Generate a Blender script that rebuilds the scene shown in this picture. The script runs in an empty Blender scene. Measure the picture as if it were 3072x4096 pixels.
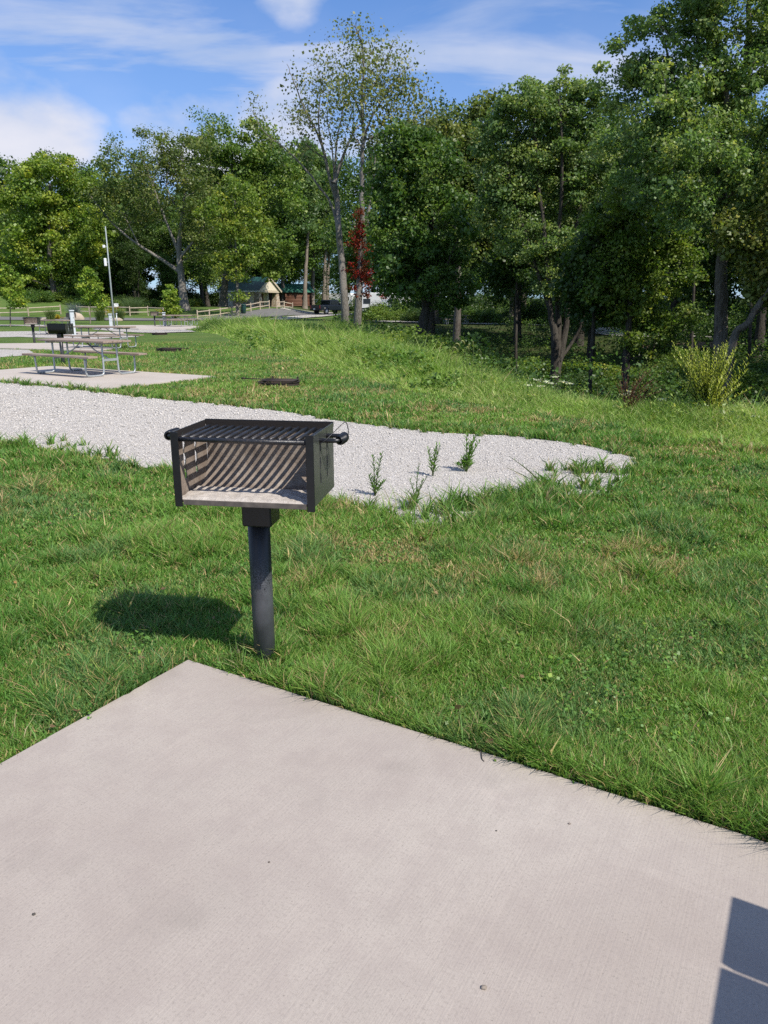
import bpy, bmesh, math, random
import numpy as np
from mathutils import Vector, Matrix
R = math.radians
SC = bpy.context.scene
COL = SC.collection

# ------------------------------------------------------------------ camera
CAM_H, PITCH = 1.5, 15.6
cam_d = bpy.data.cameras.new("camera"); cam = bpy.data.objects.new("camera", cam_d); COL.objects.link(cam)
cam.location = (0, 0, CAM_H); cam.rotation_euler = (R(90 - PITCH), 0, 0)
cam_d.sensor_fit = 'VERTICAL'; cam_d.sensor_height = 34.6; cam_d.sensor_width = 34.6; cam_d.lens = 25.0
cam_d.clip_start = 0.05; cam_d.clip_end = 3000
SC.camera = cam
# ------------------------------------------------------------------ light
SUN_EL = 48.0
SUN_DIR = Vector((math.cos(R(SUN_EL)) * 0.709, -math.cos(R(SUN_EL)) * 0.705, math.sin(R(SUN_EL))))   # towards the sun
sd = bpy.data.lights.new("sun", 'SUN'); sd.energy = 4.6; sd.angle = R(0.53); sd.color = (1.0, 0.94, 0.85)
sun = bpy.data.objects.new("sun", sd); COL.objects.link(sun)
sun.rotation_euler = (-SUN_DIR).to_track_quat('-Z', 'Y').to_euler()
SC.view_settings.view_transform = 'Standard'; SC.view_settings.look = 'None'
SC.view_settings.exposure = 0.42; SC.view_settings.gamma = 1.0
SC.render.engine = 'CYCLES'
SC.cycles.max_bounces = 6; SC.cycles.diffuse_bounces = 3; SC.cycles.glossy_bounces = 2
SC.cycles.transmission_bounces = 4; SC.cycles.transparent_max_bounces = 4
SC.cycles.use_denoising = False
SC.cycles.caustics_reflective = False; SC.cycles.caustics_refractive = False
SC.cycles.sample_clamp_indirect = 4.0

def make_world():
    w = bpy.data.worlds.new("World"); SC.world = w; w.use_nodes = True
    nt = w.node_tree; nt.nodes.clear(); N = nt.nodes.new; L = nt.links.new
    out = N('ShaderNodeOutputWorld'); bg = N('ShaderNodeBackground'); bg.inputs[1].default_value = 0.095
    sky = N('ShaderNodeTexSky'); sky.sky_type = 'NISHITA'; sky.sun_disc = False
    sky.sun_elevation = R(SUN_EL); sky.sun_rotation = math.atan2(SUN_DIR.x, SUN_DIR.y)
    sky.air_density = 1.0; sky.dust_density = 0.6; sky.ozone_density = 2.2; sky.altitude = 200
    tc = N('ShaderNodeTexCoord'); sep = N('ShaderNodeSeparateXYZ'); L(tc.outputs['Generated'], sep.inputs[0])
    def math_(op, a, b=None, c=None, clamp=False):
        m = N('ShaderNodeMath'); m.operation = op; m.use_clamp = clamp
        for i, v in enumerate((a, b, c)):
            if v is None: continue
            if isinstance(v, (int, float)): m.inputs[i].default_value = v
            else: L(v, m.inputs[i])
        return m.outputs[0]
    def ramp(v, lo, hi):
        m = N('ShaderNodeMapRange'); m.interpolation_type = 'SMOOTHSTEP'; L(v, m.inputs[0])
        m.inputs[1].default_value = lo; m.inputs[2].default_value = hi; return m.outputs[0]
    X, Y, Z = sep.outputs
    zz = math_('ADD', math_('MAXIMUM', Z, 0.0), 0.16)
    comb = N('ShaderNodeCombineXYZ'); L(math_('DIVIDE', X, zz), comb.inputs[0]); L(math_('DIVIDE', Y, zz), comb.inputs[1])
    # thin high cloud: streaks drawn out along one wind direction
    mp = N('ShaderNodeMapping'); mp.inputs['Rotation'].default_value = (0, 0, R(-28)); mp.inputs['Scale'].default_value = (0.8, 2.1, 1)
    mp.inputs['Location'].default_value = (1.7, 0.4, 0); L(comb.outputs[0], mp.inputs[0])
    n1 = N('ShaderNodeTexNoise'); n1.inputs['Scale'].default_value = 1.25; n1.inputs['Detail'].default_value = 8; n1.inputs['Roughness'].default_value = 0.55
    n1.inputs['Distortion'].default_value = 0.5; L(mp.outputs[0], n1.inputs['Vector'])
    cirrus = math_('MULTIPLY', ramp(n1.outputs[0], 0.38, 0.66), 0.80)
    low = math_('MULTIPLY', ramp(Z, 0.50, 0.05), 0.42)                   # whiter towards the horizon
    # heaped low clouds
    mp2 = N('ShaderNodeMapping'); mp2.inputs['Scale'].default_value = (1, 1, 1.9); mp2.inputs['Location'].default_value = (3.33, 0.2, 1.13); L(tc.outputs['Generated'], mp2.inputs[0])
    n2 = N('ShaderNodeTexNoise'); n2.inputs['Scale'].default_value = 5.2; n2.inputs['Detail'].default_value = 7; n2.inputs['Roughness'].default_value = 0.5
    L(mp2.outputs[0], n2.inputs['Vector'])
    heap = None                                                          # where the heaped clouds stand, as directions in the sky
    for (az, el, rad, k) in ((-26.0, 9.8, 9.0, .86), (-13.2, 12.0, 6.0, .78), (-7.2, 11.0, 5.5, 1.0), (-6.2, 20.6, 4.0, .85), (75, 25, 18, 1), (-80, 22, 20, 1), (140, 25, 25, 1), (-150, 28, 22, 1)):
        c = (math.sin(R(az)) * math.cos(R(el)), math.cos(R(az)) * math.cos(R(el)), math.sin(R(el)))
        dp = N('ShaderNodeVectorMath'); dp.operation = 'DOT_PRODUCT'; L(tc.outputs['Generated'], dp.inputs[0]); dp.inputs[1].default_value = c
        wgt = math_('MULTIPLY', ramp(dp.outputs['Value'], math.cos(R(rad)), math.cos(R(rad * .15))), k)
        heap = wgt if heap is None else math_('MAXIMUM', heap, wgt)
    cum = ramp(math_('ADD', n2.outputs[0], math_('MULTIPLY', heap, .34)), 0.56, 0.92)
    cover = math_('MAXIMUM', math_('MAXIMUM', cirrus, low), cum)
    # cloud radiance (same scale as the sky texture before the strength)
    shade = N('ShaderNodeMapRange'); L(n2.outputs[0], shade.inputs[0]); shade.inputs[1].default_value = 0.42; shade.inputs[2].default_value = 0.72
    cc = N('ShaderNodeMix'); cc.data_type = 'RGBA'; L(shade.outputs[0], cc.inputs[0])
    cc.inputs[6].default_value = (3.9, 4.7, 6.5, 1); cc.inputs[7].default_value = (6.3, 6.4, 7.2, 1)
    hue = N('ShaderNodeMix'); hue.data_type = 'RGBA'; hue.blend_type = 'MULTIPLY'; hue.inputs[0].default_value = 1.0
    L(sky.outputs[0], hue.inputs[6]); hue.inputs[7].default_value = (0.50, 0.88, 1.34, 1)
    mix = N('ShaderNodeMix'); mix.data_type = 'RGBA'; L(cover, mix.inputs[0]); L(hue.outputs[2], mix.inputs[6]); L(cc.outputs[2], mix.inputs[7])
    L(mix.outputs[2], bg.inputs[0]); L(bg.outputs[0], out.inputs[0])
make_world()

# ------------------------------------------------------------------ helpers: points
PW, PH = 1659.0, 2212.0
PF = 4096 * 25 / 34.6 * PW / 3072
SP, CP = math.sin(R(PITCH)), math.cos(R(PITCH))
def ray(px, py):
    a, c = (px - PW / 2) / PF, -(py - PH / 2) / PF
    return np.array([a, CP + c * SP, -SP + c * CP])
def at(px, py, z=0.0):
    r = ray(px, py); t = (z - CAM_H) / r[2]; return np.array([r[0] * t, r[1] * t, z])
def pl(px, py, Y):
    r = ray(px, py); t = Y / r[1]; return np.array([r[0] * t, Y, CAM_H + r[2] * t])
def sstep(a, b, x):
    t = np.clip((np.asarray(x, float) - a) / (b - a), 0, 1); return t * t * (3 - 2 * t)

def vnoise(x, y, seed=0):
    x = np.asarray(x, float); y = np.asarray(y, float)
    xi, yi = np.floor(x).astype(np.int64), np.floor(y).astype(np.int64); fx, fy = x - xi, y - yi
    fx = fx * fx * (3 - 2 * fx); fy = fy * fy * (3 - 2 * fy)
    def h(i, j):
        n = (i * 374761393 + j * 668265263 + seed * 974711) & 0x7fffffff
        n = ((n ^ (n >> 13)) * 1274126177) & 0x7fffffff
        return ((n ^ (n >> 16)) & 0xffff) / 65535.0
    return (h(xi, yi) * (1 - fx) + h(xi + 1, yi) * fx) * (1 - fy) + (h(xi, yi + 1) * (1 - fx) + h(xi + 1, yi + 1) * fx) * fy
def fbm(x, y, seed=0, o=3):
    s = 0; a = 0.5; t = 0
    for k in range(o):
        s = s + a * vnoise(x * 2 ** k, y * 2 ** k, seed + k); t += a; a *= .55
    return s / t
def in_poly(x, y, poly):
    x = np.asarray(x); y = np.asarray(y); r = np.zeros(x.shape, bool); n = len(poly)
    for i in range(n):
        x0, y0 = poly[i][:2]; x1, y1 = poly[(i + 1) % n][:2]
        if y0 == y1: continue
        c = ((y0 > y) != (y1 > y)) & (x < (x1 - x0) * (y - y0) / (y1 - y0) + x0); r ^= c
    return r
def dist_line(x, y, pts):
    d = np.full(np.shape(x), 1e9)
    for (x0, y0), (x1, y1) in zip(pts[:-1], pts[1:]):
        L2 = (x1 - x0) ** 2 + (y1 - y0) ** 2
        t = np.clip(((x - x0) * (x1 - x0) + (y - y0) * (y1 - y0)) / L2, 0, 1)
        d = np.minimum(d, np.hypot(x - x0 - t * (x1 - x0), y - y0 - t * (y1 - y0)))
    return d

# ------------------------------------------------------------------ the lie of the land
GZ = -0.025
EDGE = [(60, 5.5), (40, 6), (20, 7.6), (9, 8.9), (5.0, 9.7), (3.35, 10.4), (2.4, 11.9), (1.35, 15.2), (.78, 19.2), (-.7, 27.5), (-2.9, 40), (-5.5, 66)]
BEYOND = EDGE + [(-6, 400), (400, 400), (400, 6.5)]
def terrain(x, y):
    x = np.asarray(x, float); y = np.asarray(y, float)
    z = np.full(np.broadcast(x, y).shape, GZ)
    inside = in_poly(x, y, BEYOND)
    d = dist_line(x, y, EDGE)
    dep = -2.1 * sstep(-.3, 5.5, d) + 1.75 * sstep(9, 22, d)
    z = z + np.where(inside, dep * (1 - sstep(40, 60, y)), 0)
    z = z + .33 * sstep(84, 110, y) + 1.0 * sstep(78, 106, y) * sstep(-8, -16, x)
    z = z + 2.2 * sstep(-36, -52, x) * sstep(84, 112, y)
    z = z + 0.012 * np.maximum(y - 130, 0)
    far = sstep(20, 60, y)
    z = z + far * .12 * (fbm(x / 9, y / 9, 5) - .5)
    return z
def tz(x, y): return float(terrain(np.array([x]), np.array([y]))[0])

# ------------------------------------------------------------------ helpers: materials
def nodes(name):
    m = bpy.data.materials.new(name); m.use_nodes = True
    return m, m.node_tree.nodes, m.node_tree.links, m.node_tree.nodes['Principled BSDF']
def noise_node(N, L, scale, detail=4, rough=.55, vec=None, sc3=None, coord='Object', rot=None):
    tc = N.new('ShaderNodeTexCoord'); n = N.new('ShaderNodeTexNoise')
    n.inputs['Scale'].default_value = scale; n.inputs['Detail'].default_value = detail; n.inputs['Roughness'].default_value = rough
    src = tc.outputs[coord]
    if sc3 or rot:
        mp = N.new('ShaderNodeMapping')
        if sc3: mp.inputs['Scale'].default_value = sc3
        if rot: mp.inputs['Rotation'].default_value = rot
        L.new(src, mp.inputs[0]); src = mp.outputs[0]
    L.new(src, n.inputs['Vector']); return n
def ramp_node(N, L, fac, stops):
    r = N.new('ShaderNodeValToRGB'); e = r.color_ramp.elements
    while len(e) < len(stops): e.new(.5)
    for k, (p, c) in enumerate(stops):
        e[k].position = p; e[k].color = (*c, 1) if len(c) == 3 else c
    L.new(fac, r.inputs[0]); return r
def mixc(N, L, fac, a, b, mode='MIX'):
    m = N.new('ShaderNodeMix'); m.data_type = 'RGBA'; m.blend_type = mode
    for s, v in ((0, fac), (6, a), (7, b)):
        if isinstance(v, (int, float)): m.inputs[s].default_value = v
        elif isinstance(v, tuple): m.inputs[s].default_value = (*v, 1)[:4]
        else: L.new(v, m.inputs[s])
    return m.outputs[2]
def bump(N, L, B, h, strength=.3, dist=.01):
    b = N.new('ShaderNodeBump'); b.inputs['Strength'].default_value = strength; b.inputs['Distance'].default_value = dist
    L.new(h, b.inputs['Height']); L.new(b.outputs[0], B.inputs['Normal'])
def simple(name, c1, c2=None, scale=8, rough=.6, metal=0, bmp=0, sc3=None, bdist=.005, spec=.5, detail=4):
    m, N, L, B = nodes(name); c2 = c2 or tuple(v * .8 for v in c1)
    n = noise_node(N, L, scale, detail, sc3=sc3)
    r = ramp_node(N, L, n.outputs[0], [(.32, c1), (.68, c2)]); L.new(r.outputs[0], B.inputs['Base Color'])
    B.inputs['Roughness'].default_value = rough; B.inputs['Metallic'].default_value = metal; B.inputs['Specular IOR Level'].default_value = spec
    if bmp: bump(N, L, B, n.outputs[0], bmp, bdist)
    return m
def foliage_mat(name, transl=.35, rough=.5, spec=.3, var=.25):
    m, N, L, B = nodes(name)
    a = N.new('ShaderNodeAttribute'); a.attribute_name = 'tint'
    oi = N.new('ShaderNodeObjectInfo'); mr = N.new('ShaderNodeMapRange'); L.new(oi.outputs['Random'], mr.inputs[0])
    mr.inputs[3].default_value = 1 - var / 2; mr.inputs[4].default_value = 1 + var / 2
    hs = N.new('ShaderNodeHueSaturation'); L.new(a.outputs['Color'], hs.inputs['Color']); L.new(mr.outputs[0], hs.inputs['Value'])
    L.new(hs.outputs[0], B.inputs['Base Color']); B.inputs['Roughness'].default_value = rough; B.inputs['Specular IOR Level'].default_value = spec
    t = N.new('ShaderNodeBsdfTranslucent'); L.new(mixc(N, L, 1.0, hs.outputs[0], (1.15, 1.3, .62), 'MULTIPLY'), t.inputs[0])
    mx = N.new('ShaderNodeMixShader'); mx.inputs[0].default_value = transl
    L.new(B.outputs[0], mx.inputs[1]); L.new(t.outputs[0], mx.inputs[2])
    L.new(mx.outputs[0], N['Material Output'].inputs[0]); return m

M = {}
M['leaf'] = foliage_mat('leaf', .42, .45, .4)
M['blade'] = foliage_mat('grass_blade', .38, .5, .3, 0)
M['black'] = simple('black_painted_steel', (.005, .0052, .006), (.008, .0085, .010), 40, .36, 0, .15, bdist=.001, spec=.5)
M['galv'] = simple('galvanised_steel', (.50, .53, .55), (.36, .39, .41), 30, .42, .55, 0)
M['greybox'] = simple('grey_enamel', (.52, .56, .58), (.45, .49, .51), 3, .45)
M['white'] = simple('white_paint', (.78, .78, .77), (.70, .70, .69), 3, .45)
M['glass'] = simple('dark_glass', (.012, .014, .016), (.02, .022, .025), 2, .08, spec=.6)
M['rubber'] = simple('rubber', (.012, .012, .012), (.02, .02, .02), 20, .8)
M['rust'] = simple('rusty_steel', (.016, .013, .012), (.045, .028, .02), 25, .8, 0, .3)
def wood_mat(name, c1, c2, c3, axis=0, k=1.0):
    m, N, L, B = nodes(name)
    s = [38 * k] * 3; s[axis] = 1.6 * k
    n = noise_node(N, L, 1.0, 6, .65, sc3=tuple(s)); n2 = noise_node(N, L, 2.2, 3)
    r = ramp_node(N, L, n.outputs[0], [(.3, c1), (.52, c2), (.72, c3)])
    c = mixc(N, L, ramp_node(N, L, n2.outputs[0], [(.35, (0, 0, 0)), (.7, (.55, .55, .55))]).outputs[0], r.outputs[0], c3)
    L.new(c, B.inputs['Base Color']); B.inputs['Roughness'].default_value = .8; B.inputs['Specular IOR Level'].default_value = .2
    bump(N, L, B, n.outputs[0], .5, .004); return m
M['plank'] = wood_mat('weathered_plank', (.12, .085, .065), (.27, .20, .155), (.36, .30, .26))
M['rail'] = wood_mat('split_cedar', (.25, .20, .14), (.42, .35, .26), (.50, .44, .36), 0, .35)
M['railpost'] = wood_mat('split_cedar_post', (.22, .17, .12), (.38, .31, .23), (.46, .40, .32), 2, .35)
def bark_mat(name, c1, c2, c3, sc=6):
    m, N, L, B = nodes(name)
    n = noise_node(N, L, sc, 6, .7, sc3=(3.2, 3.2, .7)); n2 = noise_node(N, L, 1.3, 3)
    r = ramp_node(N, L, n.outputs[0], [(.33, c1), (.5, c2), (.7, c3)])
    c = mixc(N, L, ramp_node(N, L, n2.outputs[0], [(.45, (0, 0, 0)), (.65, (.5, .5, .5))]).outputs[0], r.outputs[0], c3)
    L.new(c, B.inputs['Base Color']); B.inputs['Roughness'].default_value = .9; B.inputs['Specular IOR Level'].default_value = .15
    bump(N, L, B, n.outputs[0], 1.0, .05); return m
M['bark'] = bark_mat('grey_brown_bark', (.05, .042, .034), (.11, .095, .08), (.20, .18, .155))
M['palebark'] = bark_mat('pale_grey_bark', (.075, .066, .055), (.165, .15, .13), (.27, .25, .22), 9)
M['darkbark'] = bark_mat('dark_bark', (.028, .024, .020), (.055, .048, .04), (.10, .09, .075))
M['pinebark'] = bark_mat('pine_bark', (.10, .08, .06), (.20, .165, .13), (.29, .25, .20), 4)

# ------------------------------------------------------------------ helpers: meshes and objects
def np_mesh(name, V, F, tint=None, smooth=False):
    me = bpy.data.meshes.new(name); V = np.asarray(V, np.float32); F = np.asarray(F, np.int32); k = F.shape[1]
    me.vertices.add(len(V)); me.vertices.foreach_set('co', V.ravel())
    me.loops.add(F.size); me.loops.foreach_set('vertex_index', F.ravel())
    me.polygons.add(len(F)); me.polygons.foreach_set('loop_start', np.arange(0, F.size, k, dtype=np.int32))
    if smooth: me.polygons.foreach_set('use_smooth', np.ones(len(F), bool))
    me.update(calc_edges=True)
    if tint is not None:
        a = me.attributes.new('tint', 'FLOAT_COLOR', 'POINT')
        c = np.ones((len(V), 4), np.float32); c[:, :3] = tint; a.data.foreach_set('color', c.ravel())
    return me
class MB:
    def __init__(s): s.V = []; s.F = []; s.MI = []; s.SM = []
    def add(s, V, F, mi=0, smooth=False):
        o = len(s.V); s.V += [tuple(map(float, v)) for v in V]
        for f in F: s.F.append([int(i) + o for i in f]); s.MI.append(mi); s.SM.append(smooth)
        return s
    def box(s, c, d, mi=0, rot=None):
        hx, hy, hz = d[0] / 2, d[1] / 2, d[2] / 2
        V = [Vector((x, y, z)) for x in (-hx, hx) for y in (-hy, hy) for z in (-hz, hz)]
        if rot is not None:
            m = rot if isinstance(rot, Matrix) else Matrix.Rotation(rot, 3, 'Z'); V = [m @ v for v in V]
        V = [v + Vector(c) for v in V]
        return s.add(V, [(0, 1, 3, 2), (4, 6, 7, 5), (0, 4, 5, 1), (2, 3, 7, 6), (0, 2, 6, 4), (1, 5, 7, 3)], mi)
    def bar(s, a, b, w, h, mi=0):
        a, b = Vector(a), Vector(b); d = (b - a); L = d.length
        q = d.to_track_quat('X', 'Z').to_matrix(); return s.box((a + b) / 2, (L, w, h), mi, q)
    def tube(s, P, r, seg=10, mi=0, cap=True):
        V, F = tube(P, r, seg); o = len(s.V); s.add(V, F, mi, True)
        if cap:
            n = len(P); s.F.append([o + k for k in range(seg)][::-1]); s.MI.append(mi); s.SM.append(False)
            s.F.append([o + (n - 1) * seg + k for k in range(seg)]); s.MI.append(mi); s.SM.append(False)
        return s
    def prism(s, poly, axis, a, b, mi=0):
        n = len(poly)
        def p(u, v, w): return {'x': (w, u, v), 'y': (u, w, v), 'z': (u, v, w)}[axis]
        V = [p(u, v, a) for u, v in poly] + [p(u, v, b) for u, v in poly]
        return s.add(V, [list(range(n))[::-1], list(range(n, 2 * n))] + [(i, (i + 1) % n, n + (i + 1) % n, n + i) for i in range(n)], mi)
    def mesh(s, name, mats, bevel=0):
        me = bpy.data.meshes.new(name); me.from_pydata(s.V, [], s.F)
        me.polygons.foreach_set('material_index', s.MI); me.polygons.foreach_set('use_smooth', s.SM)
        for m in (mats if isinstance(mats, (list, tuple)) else [mats]): me.materials.append(m)
        bm = bmesh.new(); bm.from_mesh(me); bmesh.ops.recalc_face_normals(bm, faces=bm.faces)
        if bevel: 
            bmesh.ops.bevel(bm, geom=[e for e in bm.edges if len(e.link_faces) == 2 and e.calc_face_angle(0) > .6], offset=bevel, segments=1, affect='EDGES', clamp_overlap=True)
        bm.to_mesh(me); bm.free(); me.update(); return me
def tube(P, r, seg=8):
    P = np.asarray(P, float); n = len(P); r = np.broadcast_to(np.asarray(r, float), (n,))
    T = np.gradient(P, axis=0); T /= np.linalg.norm(T, axis=1)[:, None] + 1e-9
    up = np.array([0, 0, 1.]) if abs(T[0][2]) < .9 else np.array([1., 0, 0])
    u = np.cross(T[0], up); u /= np.linalg.norm(u); U = []
    for k in range(n):
        u = u - T[k] * (u @ T[k]); u /= np.linalg.norm(u) + 1e-9; U.append(u)
    U = np.array(U); W = np.cross(T, U); a = np.arange(seg) / seg * 2 * math.pi
    V = P[:, None, :] + r[:, None, None] * (np.cos(a)[None, :, None] * U[:, None, :] + np.sin(a)[None, :, None] * W[:, None, :])
    i = np.arange(n - 1)[:, None] * seg; j = np.arange(seg)[None, :]; j2 = (j + 1) % seg
    F = np.stack([i + j, i + j2, i + seg + j2, i + seg + j], -1).reshape(-1, 4)
    return V.reshape(-1, 3), F
def smooth_path(P, n=24):
    P = np.asarray(P, float); Q = np.vstack([2 * P[0] - P[1], P, 2 * P[-1] - P[-2]]); out = []
    m = len(P) - 1
    for t in np.linspace(0, m, n):
        k = min(int(t), m - 1); f = t - k; p0, p1, p2, p3 = Q[k:k + 4]
        out.append(.5 * (2 * p1 + (p2 - p0) * f + (2 * p0 - 5 * p1 + 4 * p2 - p3) * f * f + (3 * p1 - p0 - 3 * p2 + p3) * f ** 3))
    return np.array(out)
def link(name, me, parent=None):
    o = bpy.data.objects.new(name, me); COL.objects.link(o)
    if parent is not None: o.parent = parent
    return o
def tag(o, label=None, cat=None, group=None, kind=None):
    if label: o['label'] = label
    if cat: o['category'] = cat
    if group: o['group'] = group
    if kind: o['kind'] = kind
    return o
def thing(name, label, cat, loc=(0, 0, 0), rz=0, group=None):
    o = bpy.data.objects.new(name, None); COL.objects.link(o); o.empty_display_size = .1
    o.location = tuple(map(float, loc)); o.rotation_euler = (0, 0, rz); return tag(o, label, cat, group)
def part(name, mb, mat, parent, bevel=0): return link(name, mb.mesh(name, mat, bevel), parent)
def dup(o, loc=None, rz=None, scale=None, label=None, group=None):
    c = o.copy(); COL.objects.link(c)
    if loc is not None: c.location = tuple(map(float, loc))
    if rz is not None: c.rotation_euler = (0, 0, rz)
    if scale is not None: c.scale = (scale,) * 3 if isinstance(scale, (int, float)) else scale
    if label: c['label'] = label
    if group: c['group'] = group
    for ch in o.children:
        d = ch.copy(); COL.objects.link(d); d.parent = c
        for g in ch.children:
            e = g.copy(); COL.objects.link(e); e.parent = d
    return c

# ================================================================== SETTING
# lay-out polygons on the ground (metres)
PAD_O, PAD_A = np.array([-.867, 2.972]), R(-30.15)
pu = np.array([math.cos(PAD_A), math.sin(PAD_A)]); pv = np.array([-pu[1], pu[0]])
def padpt(u, v): return PAD_O + u * pu + v * pv
PAD1 = [padpt(0, 0), padpt(6.1, 0), padpt(6.1, -5.5), padpt(0, -5.5)]
p2a = np.array([-5.15, 13.75]); a2 = R(-30.5); q_u = np.array([math.cos(a2), math.sin(a2)]); q_v = np.array([-q_u[1], q_u[0]])
PAD2 = [p2a - 5.6 * q_u, p2a, p2a + 2.95 * q_v, p2a - 5.6 * q_u + 2.95 * q_v]
def P2(*pts): return [at(x, y)[:2] for x, y in pts]
PAD3 = P2((-120, 754), (0, 753), (212, 758.5), (262, 752), (120, 741.5), (-100, 744))
GRAVEL1 = [(-14, 18.4), (-7.82, 15.22), (-5.3, 13.62), (-4.74, 13.17), (-3.1, 12.05), (-1.59, 11.05), (-.7, 10.1), (.12, 9.38), (.8, 9.0), (1.5, 8.85), (2.25, 8.19), (2.63, 7.40),
           (2.36, 6.75), (1.82, 5.95), (1.0, 5.6), (.75, 5.25), (.36, 4.98), (.0, 5.25), (-.43, 5.75), (-1.3, 6.4), (-2.23, 6.98), (-4.69, 8.6), (-7.5, 10.4), (-14, 14.6)]
GRAVEL3 = P2((-120, 772), (0, 770.5), (55, 767), (75, 762), (62, 755), (0, 754), (-120, 755))
GRAVEL4 = P2((-80, 730), (40, 727), (110, 729.5), (200, 732), (300, 727), (265, 720), (140, 715.5), (60, 715), (-80, 717))
GRAVEL5 = P2((252, 716), (330, 719.5), (380, 717.5), (424, 716.5), (396, 711), (330, 708), (240, 708.5), (200, 711))
PADFAR = P2((205, 709), (300, 712), (428, 711.4), (470, 708), (392, 703.8), (300, 703.5), (200, 704.5))
PADMID = P2((100, 721), (268, 721.5), (266, 718.5), (110, 717.5))
VERGE = P2((-60, 703.5), (60, 704), (150, 706), (250, 706.3), (250, 703.8), (100, 702.4), (-60, 701.5))
HARD = [PAD1, PAD2, PAD3, GRAVEL1, GRAVEL3, GRAVEL4, GRAVEL5, PADFAR, PADMID, VERGE]

def ground_material():
    m, N, L, B = nodes('turf_soil')
    tc = N.new('ShaderNodeTexCoord')
    a = N.new('ShaderNodeAttribute'); a.attribute_name = 'tint'
    n1 = noise_node(N, L, .35, 5); n2 = noise_node(N, L, 9, 5, .7); n3 = noise_node(N, L, 1.4, 4, .6)
    lawn = ramp_node(N, L, n1.outputs[0], [(.3, (.085, .150, .035)), (.5, (.11, .175, .042)), (.7, (.15, .195, .055))])
    c = mixc(N, L, ramp_node(N, L, n2.outputs[0], [(.38, (.0, .0, .0)), (.72, (.55, .55, .55))]).outputs[0], lawn.outputs[0], (.055, .085, .025))
    c = mixc(N, L, ramp_node(N, L, n3.outputs[0], [(.62, (0, 0, 0)), (.75, (.6, .6, .6))]).outputs[0], c, (.22, .18, .09))
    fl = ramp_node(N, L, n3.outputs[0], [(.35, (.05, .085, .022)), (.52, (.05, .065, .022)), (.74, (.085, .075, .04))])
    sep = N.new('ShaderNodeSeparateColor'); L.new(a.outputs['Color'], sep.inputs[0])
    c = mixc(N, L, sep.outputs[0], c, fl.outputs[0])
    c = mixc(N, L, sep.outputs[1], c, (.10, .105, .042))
    L.new(c, B.inputs['Base Color']); B.inputs['Roughness'].default_value = .95; B.inputs['Specular IOR Level'].default_value = .1
    bump(N, L, B, n2.outputs[0], .9, .12); return m
def build_ground():
    ys = np.concatenate([np.arange(-12, 30, .5), np.arange(30, 130, 1.0), np.array([135, 142, 152, 165, 180, 200, 240, 300, 400, 600, 900])])
    xs = np.concatenate([-np.array([900, 600, 400, 300, 220, 170, 140, 120, 105, 95]), np.arange(-90, -20, 1.25), np.arange(-20, 30, .5), np.arange(30, 80, 1.25), np.array([82, 90, 105, 130, 170, 240, 400, 900])])
    X, Y = np.meshgrid(xs, ys); Z = terrain(X, Y)
    V = np.stack([X, Y, Z], -1).reshape(-1, 3); nx = len(xs)
    i = np.arange(len(ys) - 1)[:, None] * nx + np.arange(nx - 1)[None, :]
    F = np.stack([i, i + 1, i + nx + 1, i + nx], -1).reshape(-1, 4)
    x, y = V[:, 0], V[:, 1]
    ins = in_poly(x, y, BEYOND); d = dist_line(x, y, EDGE)
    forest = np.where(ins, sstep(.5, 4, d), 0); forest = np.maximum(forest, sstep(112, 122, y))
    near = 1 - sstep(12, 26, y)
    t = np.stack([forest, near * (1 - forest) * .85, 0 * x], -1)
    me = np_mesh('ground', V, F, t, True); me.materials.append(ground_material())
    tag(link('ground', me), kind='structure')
build_ground()

def ragged(poly, step=.25, amp=.08, seed=0):
    P = np.array([p[:2] for p in poly], float); out = []; n = len(P)
    for k in range(n):
        a, b = P[k], P[(k + 1) % n]; m = max(1, int(np.linalg.norm(b - a) / step))
        for t in np.arange(m) / m: out.append(a + (b - a) * t)
    out = np.array(out)
    out += amp * np.stack([fbm(out[:, 0] * 2.1, out[:, 1] * 2.1, seed, 3) - .5, fbm(out[:, 0] * 2.1 + 9, out[:, 1] * 2.1, seed + 7, 3) - .5], -1) * 2
    return out
def sheet(name, poly, z, mat, thick=0.0, kind='structure', drape=False, bevel=0):
    me = bpy.data.meshes.new(name); bm = bmesh.new()
    vs = [bm.verts.new((p[0], p[1], (tz(p[0], p[1]) if drape else 0) + z)) for p in poly]; f = bm.faces.new(vs)
    if f.normal.z < 0: f.normal_flip()
    if thick:
        r = bmesh.ops.extrude_face_region(bm, geom=[f]); bmesh.ops.translate(bm, verts=[v for v in r['geom'] if isinstance(v, bmesh.types.BMVert)], vec=(0, 0, -thick))
        bmesh.ops.recalc_face_normals(bm, faces=bm.faces)
        if bevel: bmesh.ops.bevel(bm, geom=[e for e in bm.edges if all(v.co.z > z - 1e-4 for v in e.verts)], offset=bevel, segments=2, affect='EDGES')
    else: bmesh.ops.triangulate(bm, faces=bm.faces)
    bm.to_mesh(me); bm.free(); me.materials.append(mat); return tag(link(name, me), kind=kind)

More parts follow.
